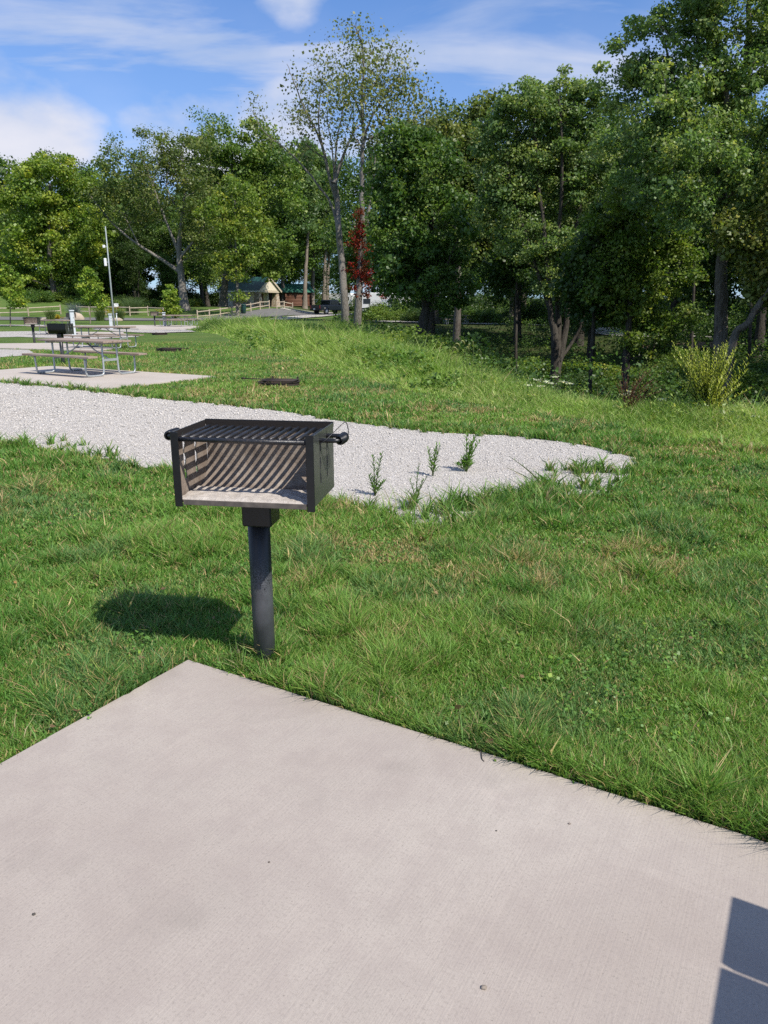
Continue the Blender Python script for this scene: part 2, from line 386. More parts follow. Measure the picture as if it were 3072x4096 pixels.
def concrete_mat(name, c1, c2, c3, fine=True):
    m, N, L, B = nodes(name)
    big = noise_node(N, L, .9, 5, .6); mid = noise_node(N, L, 3.6, 6, .65); sp = noise_node(N, L, 130, 3, .7)
    c = ramp_node(N, L, big.outputs[0], [(.3, c1), (.5, c2), (.72, c3)]).outputs[0]
    c = mixc(N, L, ramp_node(N, L, mid.outputs[0], [(.50, (0, 0, 0)), (.80, (.42, .42, .42))]).outputs[0], c, tuple(v * .72 for v in c2))
    if fine:
        br = noise_node(N, L, 1, 3, .6, sc3=(190, 2.2, 1)); br2 = noise_node(N, L, 1, 2, .5, sc3=(46, .7, 1))
        c = mixc(N, L, ramp_node(N, L, br.outputs[0], [(.35, (.12, .12, .12)), (.6, (0, 0, 0))]).outputs[0], c, tuple(v * .66 for v in c2))
        c = mixc(N, L, ramp_node(N, L, br2.outputs[0], [(.60, (0, 0, 0)), (.66, (.10, .10, .10)), (.72, (0, 0, 0))]).outputs[0], c, tuple(min(.7, v * 1.25) for v in c2))
        # pits
        tc = N.new('ShaderNodeTexCoord'); vo = N.new('ShaderNodeTexVoronoi'); vo.inputs['Scale'].default_value = 55; L.new(tc.outputs['Object'], vo.inputs['Vector'])
        pit = ramp_node(N, L, vo.outputs['Distance'], [(.03, (1, 1, 1)), (.13, (0, 0, 0))])
        gate = ramp_node(N, L, noise_node(N, L, 14, 2).outputs[0], [(.46, (0, 0, 0)), (.6, (.75, .75, .75))])
        c = mixc(N, L, mixc(N, L, 1.0, pit.outputs[0], gate.outputs[0], 'MULTIPLY'), c, tuple(v * .35 for v in c2))
        # smudges and pale scuffs
        sm = ramp_node(N, L, noise_node(N, L, 2.3, 3, .5).outputs[0], [(.60, (0, 0, 0)), (.72, (.34, .34, .34))])
        sm2 = ramp_node(N, L, mid.outputs[0], [(.42, (0, 0, 0)), (.6, (1, 1, 1))])
        c = mixc(N, L, mixc(N, L, 1.0, sm.outputs[0], sm2.outputs[0], 'MULTIPLY'), c, (.15, .127, .115))
        sc = ramp_node(N, L, noise_node(N, L, 1, 5, .7, sc3=(.8, 3.2, 1), rot=(0, 0, .3)).outputs[0], [(.64, (0, 0, 0)), (.76, (.4, .4, .4))])
        c = mixc(N, L, sc.outputs[0], c, tuple(min(.75, v * 1.22) for v in c2))
        bump(N, L, B, mixc(N, L, .35, br.outputs[0], sp.outputs[0]), .35, .0035)
    c = mixc(N, L, ramp_node(N, L, sp.outputs[0], [(.3, (.45, .45, .45)), (.5, (0, 0, 0))]).outputs[0], c, tuple(v * .55 for v in c2))
    if fine:
        gr = ramp_node(N, L, noise_node(N, L, 420, 2, .6).outputs[0], [(.30, (.55, .55, .55)), (.42, (0, 0, 0)), (.68, (0, 0, 0)), (.76, (.3, .3, .3))]); c = mixc(N, L, gr.outputs[0], c, tuple(v * .5 for v in c2))
        ml = ramp_node(N, L, noise_node(N, L, 7, 7, .75).outputs[0], [(.40, (.34, .34, .34)), (.56, (0, 0, 0))]); c = mixc(N, L, ml.outputs[0], c, (c2[0] * .78, c2[1] * .76, c2[2] * .78))
        wl = noise_node(N, L, 1, 6, .7, sc3=(1.1, 5.5, 1), rot=(0, 0, -.55)); ws = ramp_node(N, L, wl.outputs[0], [(.60, (0, 0, 0)), (.66, (.12, .12, .12)), (.70, (0, 0, 0))]); c = mixc(N, L, ws.outputs[0], c, tuple(min(.6, v * 1.3) for v in c2))
    L.new(c, B.inputs['Base Color']); B.inputs['Roughness'].default_value = .85; B.inputs['Specular IOR Level'].default_value = .2
    return m
CONC = concrete_mat('brushed_concrete', (.318, .270, .235), (.382, .333, .292), (.432, .384, .336))
CONC2 = concrete_mat('pale_concrete', (.41, .36, .31), (.45, .40, .35), (.49, .44, .39), False)
def local_slab(name, o, ang, w, d, th, mat):
    mb = MB().box((w / 2, -d / 2, -th / 2), (w, d, th)); me = mb.mesh(name, mat, .008); ob = link(name, me); ob.location = (o[0], o[1], 0); ob.rotation_euler = (0, 0, ang)
    return tag(ob, kind='structure')
def near_slab():      # broomed slab with a hand-tooled, slightly chipped edge
    P = ragged([(0, 0), (6.1, 0), (6.1, -5.5), (0, -5.5)], .03, .005, 17); r = np.random.default_rng(2); me = bpy.data.meshes.new('pavement'); bm = bmesh.new(); n = len(P)
    P = P + np.where(r.random((n, 1)) > .94, r.normal(0, .004, (n, 2)), 0); top = [bm.verts.new((*(p + (np.array([3.05, -2.75]) - p) * .0038), 0)) for p in P]; mid = [bm.verts.new((p[0], p[1], -.011 + r.normal(0, .0015))) for p in P]; low = [bm.verts.new((p[0], p[1], -.13)) for p in P]
    bm.faces.new(top)
    for a, b in ((top, mid), (mid, low)):
        for i in range(n): f = bm.faces.new([a[i], b[i], b[(i + 1) % n], a[(i + 1) % n]])
    bmesh.ops.recalc_face_normals(bm, faces=bm.faces); bm.to_mesh(me); bm.free(); me.materials.append(CONC); o = link('pavement', me); o.location = (PAD_O[0], PAD_O[1], 0); o.rotation_euler = (0, 0, PAD_A); tag(o, kind='structure')
near_slab()
def gravel_mat():
    m, N, L, B = nodes('limestone_gravel')
    tc = N.new('ShaderNodeTexCoord'); vo = N.new('ShaderNodeTexVoronoi'); vo.inputs['Scale'].default_value = 62; L.new(tc.outputs['Object'], vo.inputs['Vector'])
    sepc = N.new('ShaderNodeSeparateColor'); L.new(vo.outputs['Color'], sepc.inputs[0])
    st = ramp_node(N, L, sepc.outputs[0], [(.0, (.37, .345, .315)), (.45, (.475, .445, .41)), (1, (.56, .53, .495))])
    gap = ramp_node(N, L, vo.outputs['Distance'], [(.45, (0, 0, 0)), (.8, (.5, .5, .5))])
    c = mixc(N, L, gap.outputs[0], st.outputs[0], (.24, .215, .19))
    n = noise_node(N, L, .8, 4); c = mixc(N, L, ramp_node(N, L, n.outputs[0], [(.55, (0, 0, 0)), (.8, (.35, .35, .35))]).outputs[0], c, (.33, .265, .21))
    L.new(c, B.inputs['Base Color']); B.inputs['Roughness'].default_value = .9; B.inputs['Specular IOR Level'].default_value = .15
    bump(N, L, B, sepc.outputs[0], .8, .02); return m
GRAV = gravel_mat()
M['stone'] = None
def stone_mat():
    m, N, L, B = nodes('gravel_stone'); a = N.new('ShaderNodeAttribute'); a.attribute_name = 'tint'
    L.new(a.outputs['Color'], B.inputs['Base Color']); B.inputs['Roughness'].default_value = .9; B.inputs['Specular IOR Level'].default_value = .15; return m
M['stone'] = stone_mat()
gpoly = ragged(GRAVEL1, .2, .09, 3)
sheet('gravel_spur', gpoly, -.012, GRAV)
sheet('gravel_spur', ragged(GRAVEL3, .4, .12, 4), -.010, GRAV)
sheet('gravel_spur', ragged(GRAVEL4, .6, .25, 5), -.008, GRAV)
sheet('gravel_spur', ragged(GRAVEL5, .6, .25, 6), .006, GRAV)
sheet('gravel_verge', ragged(VERGE, 1, .2, 7), .02, GRAV)
sheet('pavement', PAD2, 0.02, CONC2, .12, bevel=.01)
sheet('pavement', PAD3, 0.02, CONC2, .12)
sheet('pavement', PADFAR, 0.05, CONC2, .15)
sheet('pavement', PADMID, 0.035, CONC2, .12)
def ribbon(name, pts, width, z, mat):
    P = np.array(pts, float); P = np.stack([np.interp(np.linspace(0, len(P) - 1, len(P) * 8), range(len(P)), P[:, k]) for k in (0, 1)], -1)
    for _ in range(8): P[1:-1] = (P[:-2] + 2 * P[1:-1] + P[2:]) / 4
    T = np.gradient(P, axis=0); T /= np.linalg.norm(T, axis=1)[:, None]; Nn = np.stack([-T[:, 1], T[:, 0]], -1)
    V = []; 
    for off in np.linspace(-.5, .5, 5):
        Q = P + Nn * off * width; V.append(np.column_stack([Q, terrain(Q[:, 0], Q[:, 1]) + z]))
    V = np.array(V); n = len(P); i = np.arange(4)[:, None] * n + np.arange(n - 1)[None, :]
    F = np.stack([i, i + 1, i + n + 1, i + n], -1).reshape(-1, 4)
    me = np_mesh(name, V.reshape(-1, 3), F[:, ::-1]); me.materials.append(mat); return tag(link(name, me), kind='structure')
ASPH = simple('worn_asphalt', (.135, .13, .125), (.175, .17, .165), 1.3, .9, 0, .2, spec=.2)
DIRT = simple('bare_dirt', (.20, .13, .09), (.30, .20, .14), 2.2, .95, 0, .4, spec=.1)
ribbon('road', [(-70, 86), (-48, 84), (-34, 82), (-24, 80.5), (-18.5, 82.5), (-15.6, 90), (-12.6, 99), (-8, 108), (0, 116), (14, 124), (40, 128)], 6.0, .06, ASPH)
ribbon('path', [(-30, 112), (-24, 108.4), (-18, 107.5), (-13, 108), (-10, 112), (-8, 118), (-9, 124)], 1.6, .10, CONC2)
ribbon('path', [(-14, 104), (-9.5, 104.0), (-6, 104.5), (-2, 106)], 3.2, .09, GRAV)
ribbon('path', [(-11.6, 80.5), (-10.4, 87), (-8.9, 95), (-6.6, 103)], 2.6, .10, GRAV)
ribbon('path', [(14, 42), (19, 38.5), (25, 37.5), (33, 38), (48, 40)], 2.6, .06, DIRT)
ribbon('path', [(17.5, 56), (15, 52), (17, 47), (22, 44)], 2.6, .06, GRAV)
ribbon('path', [(8.6, 21.4), (10.5, 20.2), (12.2, 18.6), (14.5, 17)], .9, .05, DIRT)
ribbon('path', [(14, 60), (10, 64), (4, 70), (0, 76), (-2, 82)], 3.0, .06, GRAV)

rng = np.random.default_rng(7)
def stones():
    n = 95000
    d = 4.6 * np.exp(rng.random(n * 4) * math.log(22 / 4.6)); a = rng.uniform(-.62, .40, n * 4)
    x, y = d * np.sin(a), d * np.cos(a); k = in_poly(x, y, gpoly); x, y, d = x[k][:n], y[k][:n], d[k][:n]; n = len(x)
    s = rng.uniform(.0038, .0078, n) * np.clip(d / 7.5, .8, 1.7) * (1 + (rng.random(n) > .94) * .9)
    V0 = np.array([(1, 0, 0), (-1, 0, 0), (0, 1, 0), (0, -1, 0), (0, 0, 1), (0, 0, -1)], float)
    F0 = np.array([(0, 2, 4), (2, 1, 4), (1, 3, 4), (3, 0, 4), (2, 0, 5), (1, 2, 5), (3, 1, 5), (0, 3, 5)])
    V = V0[None] * (1 + rng.uniform(-.35, .35, (n, 6, 3))) + rng.uniform(-.25, .25, (n, 6, 3))
    V *= s[:, None, None] * np.stack([rng.uniform(.8, 1.5, n), rng.uniform(.7, 1.2, n), rng.uniform(.3, .6, n)], -1)[:, None, :]
    t = rng.random(n) * 6.28; c, si = np.cos(t)[:, None], np.sin(t)[:, None]
    V = np.stack([V[..., 0] * c - V[..., 1] * si, V[..., 0] * si + V[..., 1] * c, V[..., 2]], -1)
    V += np.stack([x, y, -.012 + s * .25], -1)[:, None, :]
    F = (F0[None] + (np.arange(n) * 6)[:, None, None]).reshape(-1, 3)
    g = rng.uniform(.42, .63, n)[:, None] * np.array([1, .94, .87]); dk = rng.random(n) > .94; g[dk] *= .5
    me = np_mesh('gravel', V.reshape(-1, 3), F, np.repeat(g, 6, 0)); me.materials.append(M['stone'])
    tag(link('gravel', me), 'loose pale crushed limestone spread over the camping spur', 'gravel', kind='stuff')
stones()

# ================================================================== GRASS
MEADOW_L = [at(x, y)[:2] for x, y in [(425, 711), (470, 722), (520, 741), (610, 768), (700, 792), (780, 815), (860, 838), (1000, 866), (1200, 898), (1400, 932), (1659, 972), (2100, 1010)]]
MEADOW_L[0] = np.array([-13, 50.])
MEADOW = MEADOW_L + [np.array([60, 6.4])] + [np.array(e) for e in EDGE[1:-2]] + [np.array([-9.5, 56.])]
def blades(x, y, z, h, w, col, bend=.5, seed=0):
    r = np.random.default_rng(seed); n = len(x)
    a = r.random(n) * 6.283; t = r.random(n) * 6.283
    lx, ly = np.cos(t), np.sin(t); b = bend * r.uniform(.3, 1.3, n) * h
    px, py = np.cos(a) * w * .5, np.sin(a) * w * .5
    V = np.zeros((n, 6, 3))
    for k, (f, ww) in enumerate(((0, 1), (.55, .8), (1, .08))):
        cx, cy = x + lx * b * f * f, y + ly * b * f * f; cz = z + h * (f - .18 * f * f * np.minimum(1.5, b / np.maximum(h, 1e-4)))
        V[:, 2 * k] = np.stack([cx - px * ww, cy - py * ww, cz], -1); V[:, 2 * k + 1] = np.stack([cx + px * ww, cy + py * ww, cz], -1)
    F = np.array([(0, 1, 3, 2), (2, 3, 5, 4)])[None] + (np.arange(n) * 6)[:, None, None]
    return V.reshape(-1, 3), F.reshape(-1, 4), np.repeat(col, 6, 0)
def lawn_colour(x, y, r):
    n = len(x)
    g1 = np.array([.052, .120, .020]); g2 = np.array([.092, .165, .030]); g3 = np.array([.058, .108, .042]); dry = np.array([.27, .205, .10]); yel = np.array([.155, .195, .048])
    p = fbm(x * .75, y * .75, 11)[:, None]; q = fbm(x * 1.6, y * 1.6, 23)[:, None]; s = fbm(x * .9 + 7, y * .9, 37)[:, None]; fine = fbm(x * 6, y * 6, 51)[:, None]
    c = g1 + (g2 - g1) * sstep(.3, .7, p); c = c + (g3 - c) * sstep(.5, .68, q) * .55
    k = r.random((n, 1))
    c = np.where(k < .11 + .42 * sstep(.52, .68, s) * sstep(.35, .6, fine), dry * r.uniform(.6, 1.1, (n, 1)), c)
    c = np.where((k > .88), yel * r.uniform(.7, 1.05, (n, 1)), c)
    return c * r.uniform(1.4, 2.6, (n, 1)) * np.array([1.02, 1.0, 1.02])
def hard_mask(x, y):
    m = np.zeros(x.shape, bool)
    for p in HARD: m |= in_poly(x, y, gpoly if p is GRAVEL1 else p)
    return m
def build_lawn():
    r = np.random.default_rng(3); n = 1500000
    d = 1.9 * np.exp(r.random(n) * math.log(34 / 1.9)); a = r.uniform(-.62, .62, n); a = np.where(d < 4, a * 1.12, a); wide = r.random(n) < .22; a[wide] = np.sign(a[wide]) * r.uniform(.60, 1.15, wide.sum())
    x, y = d * np.sin(a), d * np.cos(a)
    ok = ~hard_mask(x, y) & ~in_poly(x, y, MEADOW) & ~in_poly(x, y, BEYOND)
    x, y, d = x[ok], y[ok], d[ok]; n = len(x)
    kr = np.ones(n, bool)
    for (px, py) in ((603, 830), (366, 757.5)): q = at(px, py); kr &= np.hypot(x - q[0], y - q[1]) > .39
    x, y, d = x[kr], y[kr], d[kr]; n = len(x)
    tall = fbm(x * 1.5, y * 1.5, 71); tuft = fbm(x * 4, y * 4, 75)
    dl = np.stack([dist_line(x, y, [PAD1[0], PAD1[1]]), dist_line(x, y, [PAD1[0], PAD1[3]])]).min(0)
    rag = np.exp(-(dl / .16) ** 2); g = np.exp(-(dist_line(x, y, [tuple(p) for p in gpoly] + [tuple(gpoly[0])]) / .22) ** 2)
    post = np.exp(-((x + .52) ** 2 + (y - 3.0) ** 2) / .20 ** 2)
    h = (.026 + .040 * sstep(.35, .7, tall) + .062 * sstep(.50, .74, tuft)) * r.uniform(.6, 1.35, n)
    h *= 1 + .25 * rag + .6 * g * (r.random(n) > .6) + .15 * post
    h *= np.where(r.random(n) > .985, 1.8, 1); h *= np.clip(d / 12, 1, 1.15) * (1 - .25 * sstep(7, 14, d))
    w = r.uniform(.0034, .0072, n) * np.clip(d / 3.6, .85, 3.0) * np.where(r.random(n) > .96, 1.5, 1) * (1 + .5 * post)
    V, F, C = blades(x, y, np.full(n, GZ), h, w, lawn_colour(x, y, r), .75, 5)
    me = np_mesh('grass', V, F, C); me.materials.append(M['blade'])
    tag(link('grass', me), 'mown green lawn grass with dry patches around the concrete', 'grass', kind='stuff')
build_lawn()
def build_tufts():      # coarse broad-bladed grass along the slab, round the post and on the gravel's edge
    r = np.random.default_rng(8); cx = []; cy = []; sc = []
    for k in range(150):
        u = r.uniform(.1, 3.0); v = abs(r.normal(.03, .10)) + .045; p = padpt(u, v); cx.append(p[0]); cy.append(p[1]); sc.append(r.uniform(.6, 1.1))
    for k in range(40):
        p = padpt(-abs(r.normal(.03, .06)) - .04, -r.uniform(0, 1.6)); cx.append(p[0]); cy.append(p[1]); sc.append(r.uniform(.5, .8))
    for k in range(26):
        t = r.uniform(-.3, 3.6); q = r.uniform(.07, .22); cx.append(-.52 + q * math.cos(t)); cy.append(2.99 + q * math.sin(t)); sc.append(r.uniform(.7, 1.15))
    for k in range(420):
        i = r.integers(len(gpoly)); p = gpoly[i] + r.normal(0, .10, 2); cx.append(p[0]); cy.append(p[1]); sc.append(r.uniform(.8, 1.6))
    for k in range(150):
        d_ = 3.2 + 5 * r.random(); a_ = r.uniform(-.5, .55); cx.append(d_ * math.sin(a_)); cy.append(d_ * math.cos(a_)); sc.append(r.uniform(.6, 1.2))
    n_free = len(cx)
    for (px, py, n) in ((1150, 1078, 60), (1010, 1098, 26), (1275, 1018, 26), (145, 958, 5), (235, 984, 3), (860, 1098, 8), (930, 1118, 8), (1060, 1088, 30), (1215, 1056, 24)):
        q = at(px, py)
        for k in range(n): cx.append(q[0] + r.normal(0, .17)); cy.append(q[1] + r.normal(0, .08)); sc.append(r.uniform(.9, 1.9))
    cx, cy, sc = map(np.array, (cx, cy, sc)); ok = ~in_poly(cx, cy, PAD1) & ~(in_poly(cx, cy, gpoly) & (dist_line(cx, cy, [tuple(p) for p in gpoly]) > .13) & (np.arange(len(cx)) < n_free)); cx, cy, sc = cx[ok], cy[ok], sc[ok]
    m = 16; x = np.repeat(cx, m) + r.normal(0, .018, len(cx) * m); y = np.repeat(cy, m) + r.normal(0, .018, len(cx) * m)
    s = np.repeat(sc, m); n = len(x); d = np.hypot(x, y)
    h = .105 * s * r.uniform(.5, 1.2, n); w = .0058 * s * r.uniform(.6, 1.3, n) * np.clip(d / 4.5, .9, 3)
    k = r.random((n, 1)); c = np.where(k < .62, np.array([.115, .235, .045]), np.where(k < .86, np.array([.21, .30, .07]), np.array([.38, .32, .17]))) * r.uniform(.7, 1.2, (n, 1))
    V, F, C = blades(x, y, np.full(n, GZ), h, w, c, .85, 15)
    me = np_mesh('grass', V, F, C); me.materials.append(M['blade'])
    tag(link('coarse_grass', me), 'coarse broad bladed grass tufts along slab and gravel edges', 'grass', kind='stuff')
build_tufts()
def clover():
    r = np.random.default_rng(41); n = 5200; d = 2.2 * np.exp(r.random(n) * math.log(12 / 2.2)); a = r.uniform(-.6, .6, n); x, y = d * np.sin(a), d * np.cos(a); ok = ~hard_mask(x, y) & ~in_poly(x, y, MEADOW) & ~in_poly(x, y, BEYOND) & (fbm(x * 1.1, y * 1.1, 61) > .50); x, y = x[ok], y[ok]
    C = np.column_stack([x, y, GZ + r.uniform(.015, .05, len(x))]); V, F, c = leaf_quads(C, 9, .035, .015, [(.12, .26, .05), (.16, .31, .06), (.21, .35, .07)], 42, up=1.6, narrow=.5)
    n2 = 260; d = 2.2 * np.exp(r.random(n2) * math.log(12 / 2.2)); a = r.uniform(-.6, .6, n2); x, y = d * np.sin(a), d * np.cos(a); ok = ~hard_mask(x, y); C2 = np.column_stack([x, y, np.full(n2, GZ + .05)])[ok]; V2, F2, c2 = leaf_quads(C2, 1, .01, .024, [(.32, .21, .11), (.24, .14, .08), (.38, .28, .15)], 43, up=1.5)
    me = np_mesh('clover', np.vstack([V, V2]), np.vstack([F, F2 + len(V)]), np.vstack([c, c2])); me.materials.append(M['leaf']); tag(link('clover', me), 'clover and small broad leaves mixed into the lawn', 'clover', kind='stuff')
def build_meadow():
    r = np.random.default_rng(5); n = 900000
    d = 7 * np.exp(r.random(n) * math.log(62 / 7)); a = r.uniform(-.42, .72, n); wide = r.random(n) < .12; a[wide] = r.uniform(.7, 1.2, wide.sum()); x, y = d * np.sin(a), d * np.cos(a)
    de = dist_line(x, y, EDGE); ins = in_poly(x, y, BEYOND)
    ok = (in_poly(x, y, MEADOW) | (ins & (de < 2.0) & (y < 45))) & ~hard_mask(x, y)
    x, y, d, de, ins = x[ok], y[ok], d[ok], de[ok], ins[ok]; n = len(x); z = terrain(x, y) - .02
    dm = dist_line(x, y, [tuple(p) for p in MEADOW_L])
    g = sstep(0, 1.6, dm); lump = fbm(x * .8, y * .8, 91); lump2 = fbm(x * .22, y * .22, 95)
    h = (.10 + g * (.23 + .42 * lump) * (1 + .6 * sstep(16, 36, y)) * (.56 + .44 * sstep(12, 20, d))) * r.uniform(.55, 1.2, n)
    h *= np.where(r.random(n) > .97, 1.5, 1)
    w = r.uniform(.005, .012, n) * np.clip(d / 9, 1, 4)
    c1, c2, c3, c4 = np.array([.11, .18, .032]), np.array([.17, .245, .05]), np.array([.27, .30, .11]), np.array([.28, .21, .11])
    p = fbm(x * .6, y * .6, 44)[:, None]; k = r.random((n, 1))
    c = c1 + (c2 - c1) * sstep(.3, .7, p)
    c = np.where(k < .12 + .25 * sstep(.5, .7, fbm(x * .9, y * .9, 47)[:, None]), c3, c); c = np.where(k > .955, c4, c)
    V, F, C = blades(x, y, z, h, w, c * r.uniform(1.25, 2.2, (n, 1)), .9, 25)
    me = np_mesh('grass', V, F, C); me.materials.append(M['blade'])
    tag(link('meadow_grass', me), 'tall unmown yellow green grass along the edge of the ravine', 'grass', kind='stuff')
build_meadow()

# ================================================================== FOLIAGE
def leaf_quads(C, n_each, sig, ll, pal, seed, droop=.0, up=.55, narrow=.42):
    """leaf-shaped faces scattered about clump centres C (k,3)"""
    r = np.random.default_rng(seed); k = len(C); m = k * n_each
    cen = np.repeat(C, n_each, 0); S = np.repeat(sig, n_each, 0) if np.ndim(sig) else sig
    g = r.normal(0, 1, (m, 3)); g /= np.linalg.norm(g, axis=1)[:, None] + 1e-9; rad = r.random(m) ** .45
    off = g * rad[:, None] * np.array([1, 1, .62]) * (S[:, None] if np.ndim(S) else S) * 1.5
    P = cen + off
    nrm = r.normal(0, 1, (m, 3)) * .75 + g * .45; nrm[:, 2] += up; nrm /= np.linalg.norm(nrm, axis=1)[:, None]
    ax = r.normal(0, 1, (m, 3)); ax[:, 2] -= droop; ax -= nrm * (ax * nrm).sum(1)[:, None]; ax /= np.linalg.norm(ax, axis=1)[:, None] + 1e-9
    sd_ = np.cross(nrm, ax); L = ll * r.uniform(.6, 1.3, m)[:, None] * np.repeat(r.uniform(.65, 1.35, k), n_each)[:, None]; W = L * narrow
    V = np.stack([P - ax * L * .5, P + sd_ * W - nrm * L * .08, P + ax * L * .5, P - sd_ * W - nrm * L * .08], 1)
    F = (np.arange(m) * 4)[:, None] + np.array([0, 1, 2, 3])
    pal = np.array(pal, float); ci = r.random(k); base = np.stack([np.interp(ci, np.linspace(0, 1, len(pal)), pal[:, j]) for j in range(3)], -1)
    col = np.repeat(base, n_each, 0) * r.uniform(.62, 1.32, (m, 1)); odd = r.random(m) < .07; col[odd] = col[odd] * np.array([1.7, 1.35, .9])
    return V.reshape(-1, 3), F, np.repeat(col, 4, 0)
clover()
def lobe_points(lobes, per_area, r, shell=.55):
    pts = []; ref = sum(l[3] * l[5] for l in lobes)
    for (cx, cy, cz, rx, ry, rz) in lobes:
        n = max(3, int(per_area * rx * rz / ref))
        g = r.normal(0, 1, (n, 3)); g /= np.linalg.norm(g, axis=1)[:, None]; q = shell + (1 - shell) * r.random(n) ** .6; q *= r.uniform(.82, 1.14, n)
        pts.append(np.array([cx, cy, cz]) + g * q[:, None] * np.array([rx, ry, rz]))
    P = np.vstack(pts); k = r.random(len(P)) < .12; P[k, 2] += np.abs(r.normal(0, .30, k.sum())) * np.mean([l[5] for l in lobes]); return P
def grow(trunks, C, r, thin=1.0, twig=.018, sub=True):
    """trunks: list of (path, r0, r1). Tubes for them plus a bough to every clump."""
    V = []; F = []; o = 0; sk = []; sr = []
    for P, r0, r1 in trunks:
        n = max(10, len(P) * 5); Q = smooth_path(P, n); L = np.linalg.norm(np.diff(Q, axis=0), axis=1).sum()
        Q[1:] += r.normal(0, .006 * L / 3, (n - 1, 3)) * np.linspace(.3, 1, n - 1)[:, None]
        t = np.linspace(0, 1, n); rad = r0 + (r1 - r0) * t ** .8; rad = rad * (1 + .35 * np.exp(-t * 22) * (r0 > .1))
        v, f = tube(Q, rad, 9 if r0 > .05 else 6); V.append(v); F.append(f + o); o += len(v); sk.append(Q[int(n * .2):]); sr.append(rad[int(n * .2):])
    sk = np.vstack(sk); sr = np.concatenate(sr)
    d0 = np.array([np.linalg.norm(sk - c, axis=1).min() for c in C])
    for i in np.argsort(d0):
        c = C[i]; dv = c - sk; d = np.linalg.norm(dv, axis=1); cost = d + np.maximum(0, .45 * d - dv[:, 2]) * 1.1 - np.minimum(sr, .2) * 1.2
        j = int(np.argmin(cost)); a = sk[j]; L = d[j]
        if L < .15: continue
        mid = (a + c) / 2 + np.array([0, 0, .10 * L]) + r.normal(0, .07 * L, 3); n = 6 if L > 1 else 4
        Q = smooth_path([a, mid, c], n); ra = min(sr[j] * .7, (.012 + .016 * L) * thin); rad = np.linspace(ra, twig * .5 * thin, n)
        v, f = tube(Q, rad, 5); V.append(v); F.append(f + o); o += len(v)
        sk = np.vstack([sk, Q[1:]]); sr = np.concatenate([sr, rad[1:]])
    return np.vstack(V), np.vstack(F)
PAL = dict(
    maple=[(.068, .115, .020), (.098, .145, .024), (.150, .180, .030)], dark=[(.030, .062, .016), (.045, .085, .020), (.065, .105, .025)],
    mid=[(.045, .085, .018), (.07, .115, .024), (.10, .14, .03)], olive=[(.060, .092, .028), (.082, .118, .034), (.118, .138, .042)],
    aspen=[(.050, .086, .032), (.074, .115, .040), (.115, .148, .052)], pine=[(.045, .09, .035), (.07, .12, .04), (.10, .15, .05)],
    bright=[(.080, .14, .02), (.115, .175, .026), (.165, .205, .034)], sparse=[(.075, .095, .045), (.10, .12, .05), (.13, .14, .05)],
    red=[(.06, .05, .015), (.14, .02, .012), (.30, .022, .018), (.20, .05, .018), (.10, .03, .015)], deep=[(.022, .048, .014), (.034, .066, .016), (.05, .082, .022)])
PAL = {k: [tuple(min(.6, c * {'red': 1.1, 'aspen': 2.35, 'dark': 2.0, 'deep': 1.75, 'maple': 1.85, 'mid': 1.9}.get(k, 1.65) * (1.04, 1.0, .88)[i]) for i, c in enumerate(t)) for t in v] for k, v in PAL.items()}
def tree(name, label, cat, Y, base, trunks, lobes, n_clump, n_leaf, leaf, pal, bark, seed, group=None, sig=.55, thin=1.0, depth=1.0, droop=0, shell=.5, narrow=.42, zbase=None, jitter=.35, up=.55):
    r = np.random.default_rng(seed); b = pl(base[0], base[1], Y); O = np.array([b[0], Y, tz(b[0], Y) if zbase is None else zbase])
    k = Y / CP / PF * 1.05
    T = []
    for tp, r0, r1 in trunks:
        P = []; dd = 0
        for i, (px, py) in enumerate(tp):
            q = pl(px, py, Y) - O
            if i: dd += r.normal(0, jitter) * .6
            q[1] = dd if i else 0
            P.append(q)
        T.append([np.array(P), r0, r1])
    T[0][0][0] = np.array([0, 0, -.15])
    for t in T[1:]:          # limbs start on the trunk they leave
        A = np.vstack([smooth_path(u[0], 30) for u in T[:T.index(t)]]) if False else smooth_path(T[0][0], 40)
        d = np.hypot(A[:, 0] - t[0][0][0], A[:, 2] - t[0][0][2]); j = int(np.argmin(d))
        if d[j] < 1.2: t[0][0] = A[j]
        elif t[0][0][2] < 1.0: t[0][0] = np.array([t[0][0][0], r.normal(0, .3), -.15])
    Lb = []
    for (px, py, rx, ry) in lobes:
        q = pl(px, py, Y) - O; Lb.append((q[0], r.normal(0, .35) * rx * k * depth, q[2], rx * k, rx * k * depth, ry * k))
    C = lobe_points(Lb, n_clump, r, shell); C = C[C[:, 2] > .3]
    root = thing(name, label, cat, O, 0, group)
    V, F = grow([tuple(t) for t in T], C, r, thin); me = np_mesh('trunk', V, F, None, True); me.materials.append(M[bark]); link('trunk', me, root)
    s = sig * r.uniform(.7, 1.35, len(C)); V, F, c = leaf_quads(C, max(2, n_leaf // len(C)), s, leaf, PAL[pal] if isinstance(pal, str) else pal, seed + 1, droop, narrow=narrow, up=up)
    me = np_mesh('crown', V, F, c); me.materials.append(M['leaf']); link('crown', me, root)
    return root

